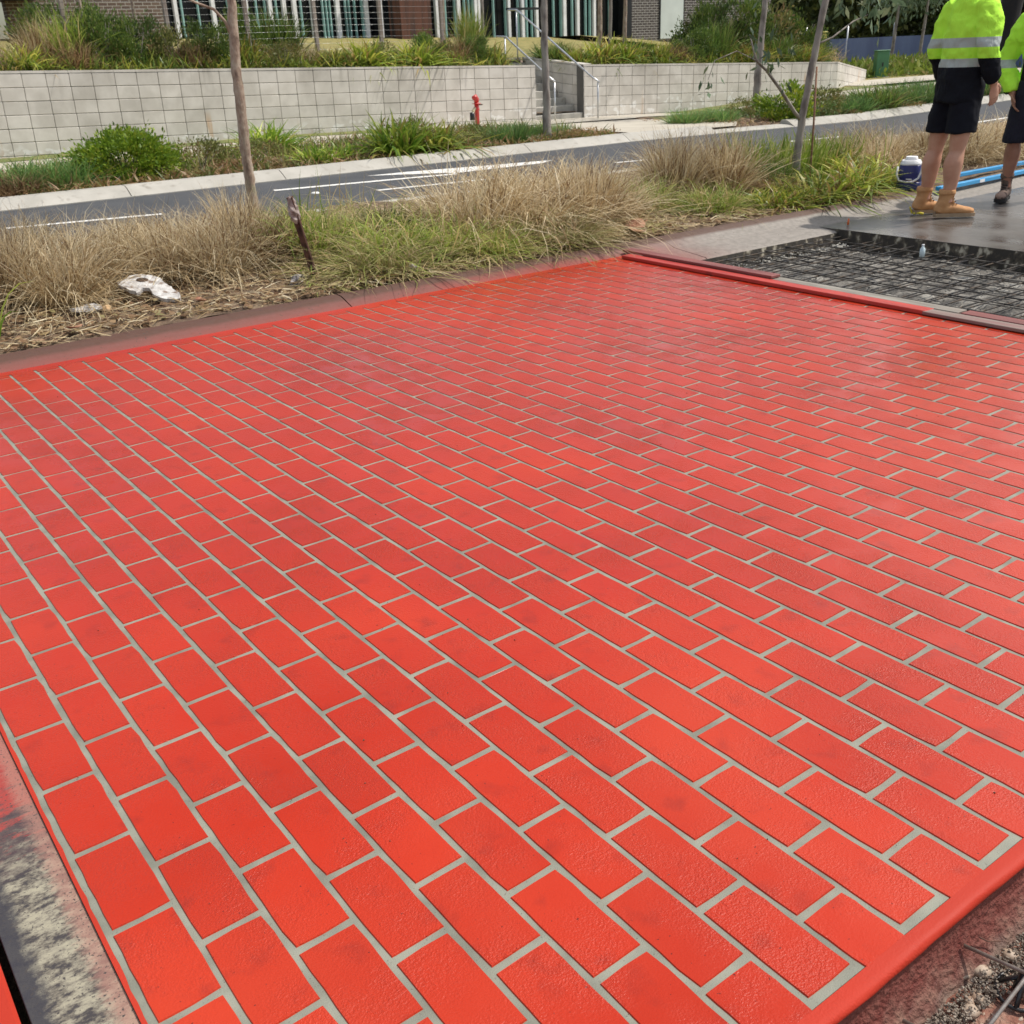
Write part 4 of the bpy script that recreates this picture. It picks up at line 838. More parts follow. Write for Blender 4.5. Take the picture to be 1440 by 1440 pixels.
crumple('plastic_lump', (3.06, 4.07, mz(3, 4.05) + .03), (.035, .03, .028), pm('grey_stone', [(.30, .28, .29), (.52, .49, .48)], scale=40, rough=(.6, .9), bump=.5), 'small grey stone on the straw by the kerb', 'stone', 5, 2, .2)['label']
crumple('rag', (2.40, 4.30, mz(2.4, 4.3) + .02), (.07, .045, .035), pm('grey_rag', [(.10, .09, .09), (.42, .39, .38)], scale=30, rough=(.8, .95), bump=.6, ramp=(.42, .56)), 'dirty grey rag at the foot of the rusty picket', 'rag', 7)
o = MB().tube([(0, 0, -.008), (0, 0, .008)], .022, 16).build('wood_slice', pm('cut_wood', [(.48, .30, .15), (.62, .44, .26)], scale=40, rough=(.7, .9), bump=.3), loc=(1.31, 4.36, mz(1.3, 4.36) + .02), rot=(R(40), R(-10), 0)); tag(o, 'round slice of cut branch below the foam slab', 'wood')
M['dleaf'] = pm('dead_leaf', [(.24, .09, .05), (.42, .22, .13)], scale=20, rough=(.6, .8), bump=.4)
def dead_leaf(x, y, z, L_, a, label, curl=.5, wd=.35):
    mb = MB(); n = 8
    for i in range(n + 1):
        t = i / n; ww = L_ * wd * math.sin(math.pi * min(1, t * .95 + .03)) ** .8; c = curl * L_ * (t - .5) ** 2 * 1.6
        for s, cz in ((-1, .35), (0, 0), (1, .35)): mb.v.append(((t - .5) * L_, s * ww, c + cz * ww))
    for i in range(n):
        for k in range(2): q = i * 3 + k; mb.f.append((q, q + 3, q + 4, q + 1)); mb.sm.append(True)
    o = mb.build('dead_leaf', M['dleaf'], loc=(x, y, z), rot=(R(random.uniform(-12, 12)), R(random.uniform(-12, 12)), a)); md = o.modifiers.new('s', 'SOLIDIFY'); md.thickness = .0012; return tag(o, label, 'leaf')
for x, y, L_, a, lab in [(4.93, 4.12, .20, .5, 'large curled brown leaf on the kerb edge right of the pale tussock'), (4.83, 4.0, .12, 2.2, 'small red-brown curled leaf beside the kerb, left of the larger one'), (5.02, 4.2, .16, -.5, 'brown curled leaf lying behind the largest one'), (4.4, 4.55, .2, 1.0, 'brown dead leaf caught in the pale tussock'), (1.05, 4.02, .09, .4, 'pale brown leaf by the kerb at the far left'), (1.75, 4.15, .08, 1.4, 'brown leaf on mulch below the foam slab'), (2.75, 4.0, .07, .2, 'small tan leaf on the straw right of the rag')]:
    dead_leaf(x, y, mz(x, y) + .03, L_, a, lab)
# rusty star picket with rag
pk = empty('steel_picket', (2.563, 4.382, .03)); tag(pk, 'leaning rusty steel picket with a torn rag on its top, left median', 'picket')
top = Vector((-.105, 0.0, .50)); ax = top.normalized()
q = Vector((0, 0, 1)).rotation_difference(ax).to_matrix().to_4x4(); mb = MB(); Lp = top.length
for a in (0.5, 2.6, 4.7): mb.box(0, .024, -.0025, .0025, -.05, Lp, M=q @ Matrix.Rotation(a, 4, 'Z'))
mb.build('shaft', M['rust'], pk)
rg = MB(); g = random.Random(4)
for i in range(9):
    t = i / 8; c = top * (1.0 - t * .30); wd = .012 + .022 * math.sin(t * 3) + g.uniform(0, .008)
    for k in range(7): a = 2 * math.pi * k / 7; rg.v.append((c.x + math.cos(a) * wd + g.uniform(-.006, .006) - t * .012, c.y + math.sin(a) * wd * .8 + g.uniform(-.006, .006), c.z + g.uniform(-.006, .006)))
for i in range(8):
    for k in range(7): rg.f.append((i * 7 + k, i * 7 + (k + 1) % 7, i * 7 + 7 + (k + 1) % 7, i * 7 + 7 + k)); rg.sm.append(False)
rg.build('torn_rag', pm('old_rag', [(.22, .17, .15), (.44, .38, .35)], scale=25, rough=(.8, .95), bump=.5), pk)
# yellow-green shoot at the left edge
o = grass('shoot', LM['str'], n=9, h=1, r=.15, spread=.5, droop=.18, width=.03, seed=3); tag(link('young_shoot', o, None, (.72, 4.22, .05), None, (.4, .4, .42)), 'lone bright yellow-green shoot at the left edge of the median', 'plant')

# road paint
line(1.9, 9.72, 3.33, 9.41, .10); line(4.93, 10.23, 6.6, 9.93, .12); line(6.6, 9.93, 7.2, 9.80, .12); line(5.72, 9.21, 7.3, 9.0, .10); line(4.90, 8.29, 7.3, 8.05, .11); line(7.3, 8.05, 12, 8.0, .1)
line(9.16, 9.07, 10.05, 8.94, .10); line(12.6, 9.12, 13.9, 9.12, .10); line(16.5, 9.1, 18.5, 9.1, .1)
for poly in ([(6.35, 10.60), (6.9, 10.55), (7.75, 10.33), (8.9, 10.05), (8.6, 9.86), (7.2, 9.88), (7.18, 10.02), (7.02, 10.12), (6.8, 10.28)],): marking(poly)
def stud(x, y, lab):
    o = MB().tube([(0, 0, 0), (0, 0, .012), (0, 0, .02)], [.055, .05, .03], 12).build('road_stud', M['paint'], loc=(x, y, rz(x, y) + .001)); tag(o, lab, 'road stud')
stud(5.12, 9.55, 'small white raised road stud behind the rusty picket'); stud(14.9, 8.3, 'small white road stud on the far right road')

# ================================================================ TREES
def tree_leaves(name, n, c, shape, size, seed, mat, parent, k=30, cs=.3, down=.8, aspect=.32):
    g = np.random.default_rng(seed); p, wc = clumps(n, shape, g, k=k, cs=cs); d = g.normal(0, .5, (n, 3)); d[:, 2] -= down; d /= np.linalg.norm(d, axis=1, keepdims=True)
    V, F, vv = leaves(p + np.array(c), d, g.uniform(.6, 1.3, n) * size, g, aspect, np.clip(g.uniform(0, 1, 60)[wc % 60] * .5 + g.uniform(0, .55, n), 0, 1))
    return link(name, np_mesh(name, V, F, vv, mat), parent)
def sapling(base, pts, rad, label, mat, crown=None, branches=()):
    o = empty('sapling', base); tag(o, label, 'tree'); b0 = Vector(base)
    # smooth the trunk path and give it knots
    P = [Vector(p) - b0 for p in pts]; Q = []; Rr = []
    for i in range(len(P) - 1):
        for k in range(6):
            t = k / 6; Q.append(P[i].lerp(P[i + 1], t) + Vector((random.uniform(-1, 1), random.uniform(-1, 1), 0)) * rad[i] * .10); Rr.append((rad[i] * (1 - t) + rad[i + 1] * t) * random.uniform(.94, 1.08))
    Q.append(P[-1]); Rr.append(rad[-1]); MB().tube(Q, Rr, 12).build('trunk', mat, o)
    for bp_, br in branches: MB().tube([Vector(p) - b0 for p in bp_], br, 7).build('branch', mat, o)
    if crown:
        for (c, sh, n, size, sd) in crown: tree_leaves('crown', n, Vector(c) - b0, sh, size, sd, LM['gum'], o)
    return o
t1 = sapling((2.985, 6.225, .03), [(2.985, 6.225, 0), (2.99, 6.225, .42), (2.99, 6.225, .67), (3.00, 6.225, .92), (3.0, 6.225, 1.15), (3.02, 6.225, 1.43), (3.04, 6.225, 1.66), (3.10, 6.2, 2.4), (3.12, 6.2, 3.4)],
    [.042, .038, .037, .038, .034, .034, .031, .026, .012], 'sapling with pinkish bark standing on the left median, road behind', M['bark'],
    crown=[((3.15, 6.25, 3.4), (.9, .9, .9), 900, .11, 3)],
    branches=[([(3.01, 6.225, 1.40), (2.975, 6.225, 1.52), (2.90, 6.22, 1.60), (2.78, 6.21, 1.64), (2.6, 6.2, 1.72)], [.013, .011, .010, .008, .004])])
t2 = sapling((7.46, 4.78, .03), [(7.46, 4.78, 0), (7.45, 4.78, .31), (7.485, 4.78, .63), (7.55, 4.78, .94), (7.62, 4.78, 1.27), (7.68, 4.78, 1.54), (7.78, 4.78, 2.2), (7.9, 4.8, 3.1)],
    [.040, .034, .031, .030, .028, .027, .022, .01], 'grey barked sapling leaning right beside a thin wooden stake', M['bark2'],
    crown=[((8.05, 4.85, 2.55), (.8, .7, .75), 700, .12, 5)],
    branches=[([(7.48, 4.78, .60), (7.40, 4.80, .68), (7.22, 4.82, .87), (7.06, 4.84, 1.02), (6.95, 4.86, 1.10), (6.9, 4.9, 1.3)], [.018, .016, .014, .012, .010, .004]),
              ([(7.60, 4.78, 1.20), (7.81, 4.78, 1.25), (8.08, 4.78, 1.37), (8.3, 4.8, 1.42)], [.009, .008, .006, .003]),
              ([(6.95, 4.86, 1.10), (6.7, 4.85, 1.18), (6.45, 4.85, 1.12), (6.38, 4.85, .98)], [.005, .004, .003, .002])])
def leafset(name, parent, base, spots, size, seed):
    g = np.random.default_rng(seed)
    for (x, y, z, n, r_) in spots:
        c = []; d = []
        for _ in range(n): c.append(np.array([x, y, z]) - np.array(base) + g.normal(0, r_, 3)); dd = g.normal(0, .45, 3); dd[2] -= .9; d.append(dd / np.linalg.norm(dd))
        V, F, vv = leaves(np.array(c), np.array(d), g.uniform(.7, 1.3, n) * size, g, .36, g.uniform(0, 1, n)); tag(link(name, np_mesh(name, V, F, vv, LM['gum']), parent), kind='stuff')

leafset('leaf_cluster', t2, (7.46, 4.78, .03), [(7.02, 4.84, 1.12, 8, .06), (7.10, 4.84, 1.08, 6, .04), (6.92, 4.86, 1.16, 8, .07), (7.25, 4.82, .93, 4, .03), (6.38, 4.85, 1.0, 9, .035), (6.36, 4.85, .90, 3, .02), (7.3, 4.8, 1.25, 8, .08), (7.0, 4.9, 1.4, 8, .1)], .085, 2)
leafset('leaf_cluster', t2, (7.46, 4.78, .03), [(8.2, 4.8, 1.55, 16, .09), (8.42, 4.8, 1.5, 16, .09), (8.6, 4.8, 1.6, 14, .10), (8.0, 4.8, 1.62, 10, .08), (7.8, 4.8, 1.62, 8, .07), (8.75, 4.8, 1.48, 9, .07)], .11, 4)
o = MB().tube([(7.55, 4.70, -.02), (7.545, 4.70, .55), (7.53, 4.70, 1.03)], .0085, 8).build('wooden_stake', pm('stake_wood', [(.20, .10, .06), (.30, .17, .11)], scale=20, rough=(.8, .95), bump=.3)); tag(o, 'thin brown wooden stake standing beside the leaning sapling', 'stake')
sapling((10.33, 11.96, -.02), [(10.33, 11.96, 0), (10.33, 11.96, .67), (10.32, 11.96, 1.36), (10.33, 11.96, 1.93), (10.36, 11.96, 3.3), (10.4, 12, 4.6)], [.068, .056, .052, .05, .04, .015], 'grey straight street sapling in front of the concrete stair', M['bark2'], crown=[((10.4, 12, 4.6), (1.3, 1.3, 1.2), 1400, .14, 7)])
sapling((17.72, 14.24, -.02), [(17.72, 14.24, -.05), (17.73, 14.24, .69), (17.78, 14.24, 1.36), (17.83, 14.24, 2.01), (17.95, 14.3, 3.4), (18, 14.3, 4.8)], [.085, .07, .064, .06, .045, .02], 'grey sapling in the right verge bed before the block wall', M['bark2'], crown=[((18, 14.3, 4.9), (1.5, 1.5, 1.3), 1400, .16, 9)])
# slim trunks on the terrace
for i, (x, y, zb, r_, mt, lab) in enumerate([(5.50, 18.6, 1.4, .035, 'bark', 'slim leaning trunk above the tall green grass, far left'), (6.42, 18.7, 1.4, .03, 'bark', 'thin reddish trunk before the dark brick wall'), (13.03, 18.9, 1.1, .045, 'bark', 'thin brown trunk right of the brown column'), (14.05, 18.9, 1.1, .04, 'bark2', 'slim grey trunk just left of the stair rail'),
        (17.25, 18.7, 1.0, .06, 'bark', 'thick brown trunk, leftmost of the three before the brick corner'), (17.62, 18.75, 1.0, .05, 'bark2', 'grey trunk, middle of the three before the brick corner'), (17.95, 18.6, 1.0, .05, 'bark', 'brown trunk, rightmost of the three before the brick corner')]):
    sapling((x, y, zb), [(x, y, zb - .1), (x + .03, y, 2.0), (x + .05, y, 3.2), (x + .1, y, 4.6)], [r_, r_ * .9, r_ * .7, r_ * .3], lab, M[mt], crown=[((x + .1, y, 4.9), (.9, .9, .9), 500, .14, 20 + i)])
# trellis posts and wires
tr = empty('wire_trellis', (5.0, 18.5, 0)); tag(tr, 'trellis of grey posts and thin horizontal wires along the terrace', 'trellis')
for x in (6.95, 8.45, 9.85, 11.29, 12.75, 5.2): MB().box(x - 5.035, x - 4.965, -.035, .035, .95, 3.4, bev=.006).build('post', M['post'], tr)
for k in range(9):
    z = 1.46 + k * .107
    MB().tube([(0, -.04, z + .02), (2, -.04, z - .01), (4, -.04, z), (6, -.04, z - .015), (8.2, -.04, z - .04)], .0016, 4).build('wire', M['wire'], tr)

# ================================================================ HYDRANT
hy = empty('fire_hydrant', (12.1, 16.42, -.06)); tag(hy, 'red standpipe hydrant with a cream hose cap in front of the block wall', 'hydrant')
hr = plain('hydrant_red', (.55, .035, .03), .4, coat=.3)
MB().tube([(0, 0, 0), (0, 0, .30), (0, 0, .32), (0, 0, .34), (0, 0, .46)], [.045, .045, .06, .045, .045], 12).build('standpipe', hr, hy)
MB().tube([(0, 0, .44), (0, 0, .50), (-.03, -.01, .545), (-.09, -.02, .53)], [.045, .055, .05, .035], 12).build('elbow', hr, hy)
MB().tube([(0, 0, .42), (0, 0, .43)], [.085, .085], 14).build('flange', hr, hy)
MB().tube([(-.02, 0, .40), (.13, -.01, .40)], .012, 8).build('spindle', M['rust'], hy)
MB().tube([(-.05, -.01, .35), (-.10, -.02, .30), (-.11, -.02, .22)], [.028, .035, .025], 10).build('hose_cap', plain('cream', (.62, .55, .36), .5), hy)
MB().tube([(-.13, -.02, .27), (-.13, -.02, .13)], [.045, .05], 10).build('dark_cup', M['blackpl'], hy)

# ================================================================ COOLER, BLUE BARS
ck = empty('drink_cooler', (7.88, 3.93, .05), R(-60)); ck.scale = (1.22, 1.22, 1.22); tag(ck, 'blue and white insulated drink cooler on the kerb behind the tan boots', 'cooler')
nb = plain('navy_plastic', (.018, .022, .13), .35, bump=.02); wp = plain('white_plastic', (.78, .78, .80), .35, bump=.02)
def rbox(r0, r1, z0, z1, name, mat, n=20, p=3.2):
    mb = MB(); levels = [(z0, r0 * .97), (z0 + .006, r0), ((z0 + z1) / 2, (r0 + r1) / 2), (z1 - .006, r1), (z1, r1 * .96)]
    for z, r_ in levels:
        for k in range(n):
            a = 2 * math.pi * k / n; c, s_ = math.cos(a), math.sin(a); q = (abs(c) ** p + abs(s_) ** p) ** (-1 / p); mb.v.append((c * q * r_, s_ * q * r_, z))
    for i in range(len(levels) - 1):
        for k in range(n): mb.f.append((i * n + k, i * n + (k + 1) % n, (i + 1) * n + (k + 1) % n, (i + 1) * n + k)); mb.sm.append(True)
    mb.f += [tuple(reversed(range(n))), tuple((len(levels) - 1) * n + k for k in range(n))]; mb.sm += [False, False]
    return mb.build(name, mat, ck)
rbox(.083, .083, 0, .055, 'base', nb); rbox(.080, .074, .055, .165, 'body', nb); rbox(.072, .062, .165, .195, 'lid', wp); rbox(.042, .038, .195, .218, 'cap', wp)
hp = [(-.078, -.083, .160), (-.082, -.087, .11), (-.065, -.09, .07), (-.02, -.092, .058), (.03, -.092, .062), (.06, -.09, .085), (.075, -.086, .13), (.078, -.083, .160)]
MB().tube(hp, .0065, 8).build('handle', wp, ck)
tx = bpy.data.curves.new('letters', 'FONT'); tx.body = 'coolest'; tx.size = .016; tx.align_x = 'CENTER'
dg = None
lo = MB().box(-.018, .018, -.0842, -.0835, .074, .080).build('badge', wp, ck)
bl = plain('sky_blue_aluminium', (.03, .33, .68), .4, coat=.2, bump=.02)
def bluebar(a, b_, wd, th, label):
    a = Vector(a); b_ = Vector(b_); L_ = (b_ - a).length; o = MB().box(0, L_, -wd / 2, wd / 2, 0, th, bev=.004).build('blue_straightedge', bl); d = (b_ - a).normalized()
    o.matrix_world = Matrix.Translation(a) @ d.to_track_quat('X', 'Z').to_matrix().to_4x4(); return tag(o, label, 'straightedge')
bluebar((7.95, 3.70, .046), (9.75, 3.77, .05), .05, .034, 'front sky blue straightedge lying on the kerb behind the workers')
b2 = bluebar((8.55, 3.98, .07), (11.0, 4.06, .07), .045, .034, 'rear sky blue straightedge lying parallel behind the first')
MB().box(.62, .70, -.0262, -.0255, .004, .030).build('sticker', M['white'], bpy.data.objects['blue_straightedge'])

# ================================================================ BUILDING
M['glass'] = pm('dark_glass', [(.004, .005, .007), (.009, .011, .013)], scale=.6, rough=(.12, .25), bump=.02, spec=.25)
M['coping'] = plain('dark_frame', (.012, .013, .016), .4)
def brickmat(name, c1, c2, mortar, sx=1.0):
    m = bpy.data.materials.new(name); m.use_nodes = True; t = m.node_tree; b = t.nodes['Principled BSDF']; g = N(t, 'ShaderNodeNewGeometry'); mp = N(t, 'ShaderNodeMapping'); mp.inputs['Rotation'].default_value = (R(90), 0, 0); t.links.new(g.outputs['Position'], mp.inputs[0])
    br = N(t, 'ShaderNodeTexBrick'); br.inputs['Color1'].default_value = (*c1, 1); br.inputs['Color2'].default_value = (*c2, 1); br.inputs['Mortar'].default_value = (*mortar, 1); br.inputs['Scale'].default_value = 1
    br.inputs['Brick Width'].default_value = .24; br.inputs['Row Height'].default_value = .086; br.inputs['Mortar Size'].default_value = .0085; t.links.new(mp.outputs[0], br.inputs['Vector'])
    t.links.new(br.outputs[0], b.inputs['Base Color']); b.inputs['Roughness'].default_value = .85; bp = N(t, 'ShaderNodeBump'); bp.inputs['Strength'].default_value = .5; bp.invert = True; bp.inputs['Distance'].default_value = .01; t.links.new(br.outputs['Fac'], bp.inputs['Height']); t.links.new(bp.outputs[0], b.inputs['Normal']); return m
bk = brickmat('dark_brick', (.06, .05, .048), (.10, .085, .08), (.42, .41, .39)); bk2 = brickmat('brown_brick', (.11, .075, .06), (.17, .12, .095), (.40, .38, .34))
bd = empty('office_building', (11, 30, 1.4)); tag(bd, 'low office building with white and teal fins on dark glass behind the terrace', 'building')
B0 = Vector((11, 30, 1.4))
def bb(name, x0, x1, y0, y1, z0, z1, mat, parent=bd): return MB().box(x0 - B0.x, x1 - B0.x, y0 - B0.y, y1 - B0.y, z0 - B0.z, z1 - B0.z).build(name, mat, parent)
for i in range(9):
    x0 = 11.05 + i * 1.91; gp = bb('pane', x0 + .01, x0 + 1.89, 30.02, 30.08, 1.3, 5.0, M['glass'])
bb('roof', 5.2, 36, 29.8, 40, 5.0, 5.4, M['white'])
bb('frame', 11.03, 28.3, 30.10, 30.3, 1.3, 5.0, M['coping'])
WF = [11.33, 12.43, 13.44, 14.18, 14.63, 14.97, 15.56, 16.4, 17.39, 17.89, 19.33, 20.01, 20.12, 20.85, 21.53, 21.67, 22.91, 23.49, 24.1, 25.34, 25.96, 26.73]
TF = [11.53, 12.0, 12.9, 13.77, 14.04, 14.4, 15.2, 15.92, 16.04, 16.16, 16.7, 16.82, 17.02, 17.27, 19.54, 19.68, 20.36, 20.73, 21.12, 21.29, 21.44, 22.3, 22.79, 23.33, 23.7, 23.92, 24.5, 24.89, 25.22, 25.74, 26.36, 26.56, 27.1, 27.5]
for x in WF: w_ = random.choice([.055, .065, .05]); bb('white_fin', x - w_, x + w_, 29.84 + (x % 1) * .01, 29.98, 1.2 if x < 26 else 1.5, 5.0, M['white'])
for x in TF: bb('teal_mullion', x - .018, x + .018, 29.90, 30.0, 1.2, 5.0, M['teal'])
bb('brick_wall', 6.9, 11.0, 29.9, 30.3, 1.2, 5.0, bk2); bb('brick_wall', 28.35, 36, 29.7, 30.0, .2, 5.0, bk)
bb('corner_panel', 28.0, 28.34, 29.65, 30.05, 1.0, 5.0, M['coping'])
dr = bb('door', 29.82, 31.0, 29.66, 29.69, 1.5, 2.9, plain('pale_door', (.62, .68, .66), .5, scale=1, bump=.02)); bb('door_frame', 29.76, 31.06, 29.67, 29.695, 1.5, 2.95, M['coping'])
bb('canopy', 3.5, 7.6, 28.0, 30.4, 2.98, 3.4, M['coping']); bb('canopy_panel', 22.5, 24.0, 29.3, 29.5, 2.55, 2.62, M['coping'])
bb('brown_column', 17.85, 18.95, 28.6, 29.3, 1.0, 5.0, pm('rust_panel', [(.045, .022, .016), (.13, .05, .03), (.03, .02, .018)], scale=2.5, rough=(.6, .9), bump=.3, stretch=(2, 2, .15)))
# utility box, yellow box, blue fence
ub = empty('utility_box', (31.05, 20.72, -.05), R(-33)); tag(ub, 'green electrical cabinet standing at the end of the low wall', 'cabinet')
gm = plain('cabinet_green', (.06, .19, .085), .5)
MB().box(-.2, .2, -.15, .15, .08, .86, bev=.015).build('cabinet', gm, ub); MB().box(-.24, .24, -.19, .19, 0, .09, bev=.01).build('plinth', M['concrete'], ub); MB().box(-.22, .22, -.17, .17, .858, .89, bev=.01).build('top_cover', gm, ub); MB().box(-.02, .02, -.162, -.149, .4, .52).build('handle', M['blackpl'], ub)
yb_ = empty('yellow_bin', (38.5, 29.5, .85)); tag(yb_, 'faded yellow box behind the bushes at the right', 'box'); ybm = plain('faded_yellow', (.55, .48, .12), .6)
MB().box(-.6, .6, -.3, .3, 0, .62, bev=.03).build('body', ybm, yb_); MB().box(-.63, .63, -.33, .33, .62, .68, bev=.02).build('lid', ybm, yb_)
fe = empty('blue_fence', (41.0, 29.6, 0), math.atan2(37.4 - 47.0, 62.5 - 65.2) ); tag(fe, 'long blue mesh screened fence in front of the dark trees', 'fence')
bf = pm('blue_shade_cloth', [(.11, .15, .34), (.16, .22, .45)], scale=1.2, rough=(.8, .95), bump=.3, stretch=(1, 1, .3))
for i in range(12):
    x = -12 + i * 3.0; MB().box(x + .05, x + 2.95, -.02, .02, -.4, 1.22, bev=0).build('screen_panel', bf, fe); MB().tube([(x, 0, -.5), (x, 0, 1.75)], .035, 6).build('post', M['steel'], fe)
# black leaning pole behind the workers
o = empty('black_post', (22.9, 12.0, -.1)); tag(o, 'thick black leaning trunk seen between the two workers', 'tree')
MB().tube([(0, 0, 0), (.10, 0, .9), (.26, 0, 1.9), (.42, 0, 3.2), (.5, 0, 5)], [.20, .20, .22, .22, .15], 12).build('trunk', M['darkbark'], o); tree_leaves('crown', 900, (.5, 0, 6.3), (1.8, 1.8, 1.4), .25, 77, LM['gum'], o)
# ---- background trees
def far_tree_meshes(seed, mat, n=3400, tall=1.0):
    g = np.random.default_rng(seed); p, wc = clumps(n, (3.6, 3.6, 4.4 * tall), g, k=46, cs=.22); p[:, 2] += 4.4 * tall
    d = g.normal(0, 1, (n, 3)); d /= np.linalg.norm(d, axis=1, keepdims=True)
    V, F, vv = leaves(p, d, g.uniform(.5, 1.3, n) * .48, g, .5, np.clip(g.uniform(0, 1, 60)[wc % 60] * .6 + g.uniform(0, .45, n), 0, 1)); fol = np_mesh('crown', V, F, vv, mat)
    tm = MB().tube([(0, 0, -1), (.1, 0, 2.5), (-.1, .1, 5), (.1, 0, 8)], [.22, .18, .12, .04], 8); 
    for k in range(5):
        a = g.uniform(0, 6.28); z = g.uniform(2, 5); tm.tube([(0, 0, z), (math.cos(a) * 1.2, math.sin(a) * 1.2, z + .9), (math.cos(a) * 2.4, math.sin(a) * 2.4, z + 2.2)], [.08, .06, .02], 5)
    return fol, tm.mesh('trunk', M['darkbark'])
FT = [far_tree_meshes(31, LM['tree']), far_tree_meshes(32, LM['tree'], tall=1.15), far_tree_meshes(33, LM['tree'], 3000)]
def far_tree(i, x, y, s, lab, group=None):
    f_, t_ = FT[i % 3]; o = empty('background_tree', (x, y, -.2), i * 1.7); o.scale = (s, s, s); link('crown', f_, o); link('trunk', t_, o); tag(o, lab, 'tree', group)
k = 0
for row, (dist, n) in enumerate([(60, 9), (68, 9), (80, 10), (98, 10)]):
    for i in range(n):
        az = 41.5 + (i + .5 * (row % 2)) * 2.9; d = dist + random.uniform(-3, 3)
        if row == 0 and az > 50: d += 26
        x = d * math.sin(R(az)); y = d * math.cos(R(az)) - 1.3
        if row == 0 and az < 46.5: continue
        far_tree(k, x, y, random.uniform(.85, 1.15) * (1.0 if row < 2 else 1.25), 'dark bushy tree in the background wood at the top right', 'trees of the dark wood behind the fence'); k += 1
for x, y, lab in [(36.7, 24.3, 'slender young tree in front of the blue fence, left'), (37.9, 23.9, 'slender young tree in front of the blue fence, right')]:
    sapling((x, y, 0), [(x, y, -.05), (x + .05, y, 1.0), (x + .15, y, 2.0), (x + .2, y, 3.2)], [.07, .06, .05, .02], lab, M['bark2'], crown=[((x + .2, y, 2.9), (1.2, 1.2, .9), 700, .2, 60 + int(x))])
tree_leaves('green_bank', 9000, (35.5, 22.5, .0), (10, 2.5, .40), .3, 91, LM['grn'], None, k=90, cs=.2, down=-.6); tag(bpy.data.objects['green_bank'], 'bank of mixed green plants below the blue fence', 'plants', kind='stuff')
tree_leaves('left_hedge', 3500, (-.5, 34, 1.0), (12, 2, .7), .3, 92, LM['grn'], None, k=60); tag(bpy.data.objects['left_hedge'], 'distant greenery under the patch of sky at the top left', 'plants', kind='stuff')
FAR_END = True

# ================================================================ PEOPLE
def zmat(name, stops, rough=.8, bump=.9, sheen=0, xlim=None, xc=0, bscale=14, dist=.02):
    """cloth coloured in bands by height on the garment"""
    m = bpy.data.materials.new(name); m.use_nodes = True; t = m.node_tree; b = t.nodes['Principled BSDF']; L = t.links.new
    tc = N(t, 'ShaderNodeTexCoord'); sp = N(t, 'ShaderNodeSeparateXYZ'); L(tc.outputs['Object'], sp.inputs[0])
    def ramp(st):
        dv_ = N(t, 'ShaderNodeMath', operation='DIVIDE'); L(sp.outputs[2], dv_.inputs[0]); dv_.inputs[1].default_value = 2
        cr = N(t, 'ShaderNodeValToRGB'); cr.color_ramp.interpolation = 'CONSTANT'; L(dv_.outputs[0], cr.inputs[0]); e = cr.color_ramp.elements
        while len(e) < len(st): e.new(.9)
        for i, (z, c) in enumerate(st): e[i].position = z / 2; e[i].color = (*c, 1)
        return cr.outputs[0]
    out = ramp(stops)
    if xlim:
        o2 = ramp(xlim[1]); sb_ = N(t, 'ShaderNodeMath', operation='SUBTRACT'); L(sp.outputs[0], sb_.inputs[0]); sb_.inputs[1].default_value = xc; ab = N(t, 'ShaderNodeMath', operation='ABSOLUTE'); L(sb_.outputs[0], ab.inputs[0]); gt = N(t, 'ShaderNodeMath', operation='GREATER_THAN'); L(ab.outputs[0], gt.inputs[0]); gt.inputs[1].default_value = xlim[0]
        mx = N(t, 'ShaderNodeMix', data_type='RGBA'); L(gt.outputs[0], mx.inputs[0]); L(out, mx.inputs[6]); L(o2, mx.inputs[7]); out = mx.outputs[2]
    L(out, b.inputs['Base Color']); b.inputs['Roughness'].default_value = rough; b.inputs['Specular IOR Level'].default_value = .2
    mp = N(t, 'ShaderNodeMapping'); mp.inputs['Scale'].default_value = (1, 1, .45); L(tc.outputs['Object'], mp.inputs[0])
    nz = N(t, 'ShaderNodeTexNoise'); nz.inputs['Scale'].default_value = bscale; nz.inputs['Detail'].default_value = 4; nz.inputs['Distortion'].default_value = .8; L(mp.outputs[0], nz.inputs['Vector'])
    bp = N(t, 'ShaderNodeBump'); bp.inputs['Strength'].default_value = bump; bp.inputs['Distance'].default_value = dist; L(nz.outputs[0], bp.inputs['Height']); L(bp.outputs[0], b.inputs['Normal']); return m
HV = (.52, .97, .075); NV = (.0055, .0065, .011); SV = (.42, .47, .45); BLK = (.006, .006, .007)
hv1 = zmat('hi_vis_jersey', [(0, NV), (1.02, SV), (1.078, HV), (1.145, SV), (1.21, HV)], xc=.08, xlim=(.185, [(0, NV), (1.075, HV), (1.145, SV), (1.21, HV)]))
hv2 = zmat('hi_vis_jacket', [(0, NV), (.90, BLK), (1.12, HV), (1.2, SV), (1.26, HV)], xlim=(.17, [(0, BLK), (.845, HV), (1.03, SV), (1.09, HV)]))
navy = zmat('navy_shorts', [(0, (.007, .008, .014))], bscale=10, bump=.5); navy2 = zmat('grey_navy_shorts', [(0, (.016, .016, .028))], bscale=12, bump=.9)
skin1 = pm('skin', [(.52, .255, .165), (.60, .33, .225)], scale=12, rough=(.45, .6), bump=.15, bscale=90, dist=.001, coord='obj'); skin2 = pm('tanned_skin', [(.30, .135, .09), (.38, .19, .13)], scale=12, rough=(.45, .6), bump=.15, bscale=90, dist=.001, coord='obj')
tanb = pm('tan_nubuck', [(.44, .21, .08), (.58, .31, .14)], scale=18, rough=(.7, .9), bump=.5, bscale=60, dist=.004, coord='obj'); sole1 = plain('boot_sole', (.34, .24, .15), .8, scale=20)
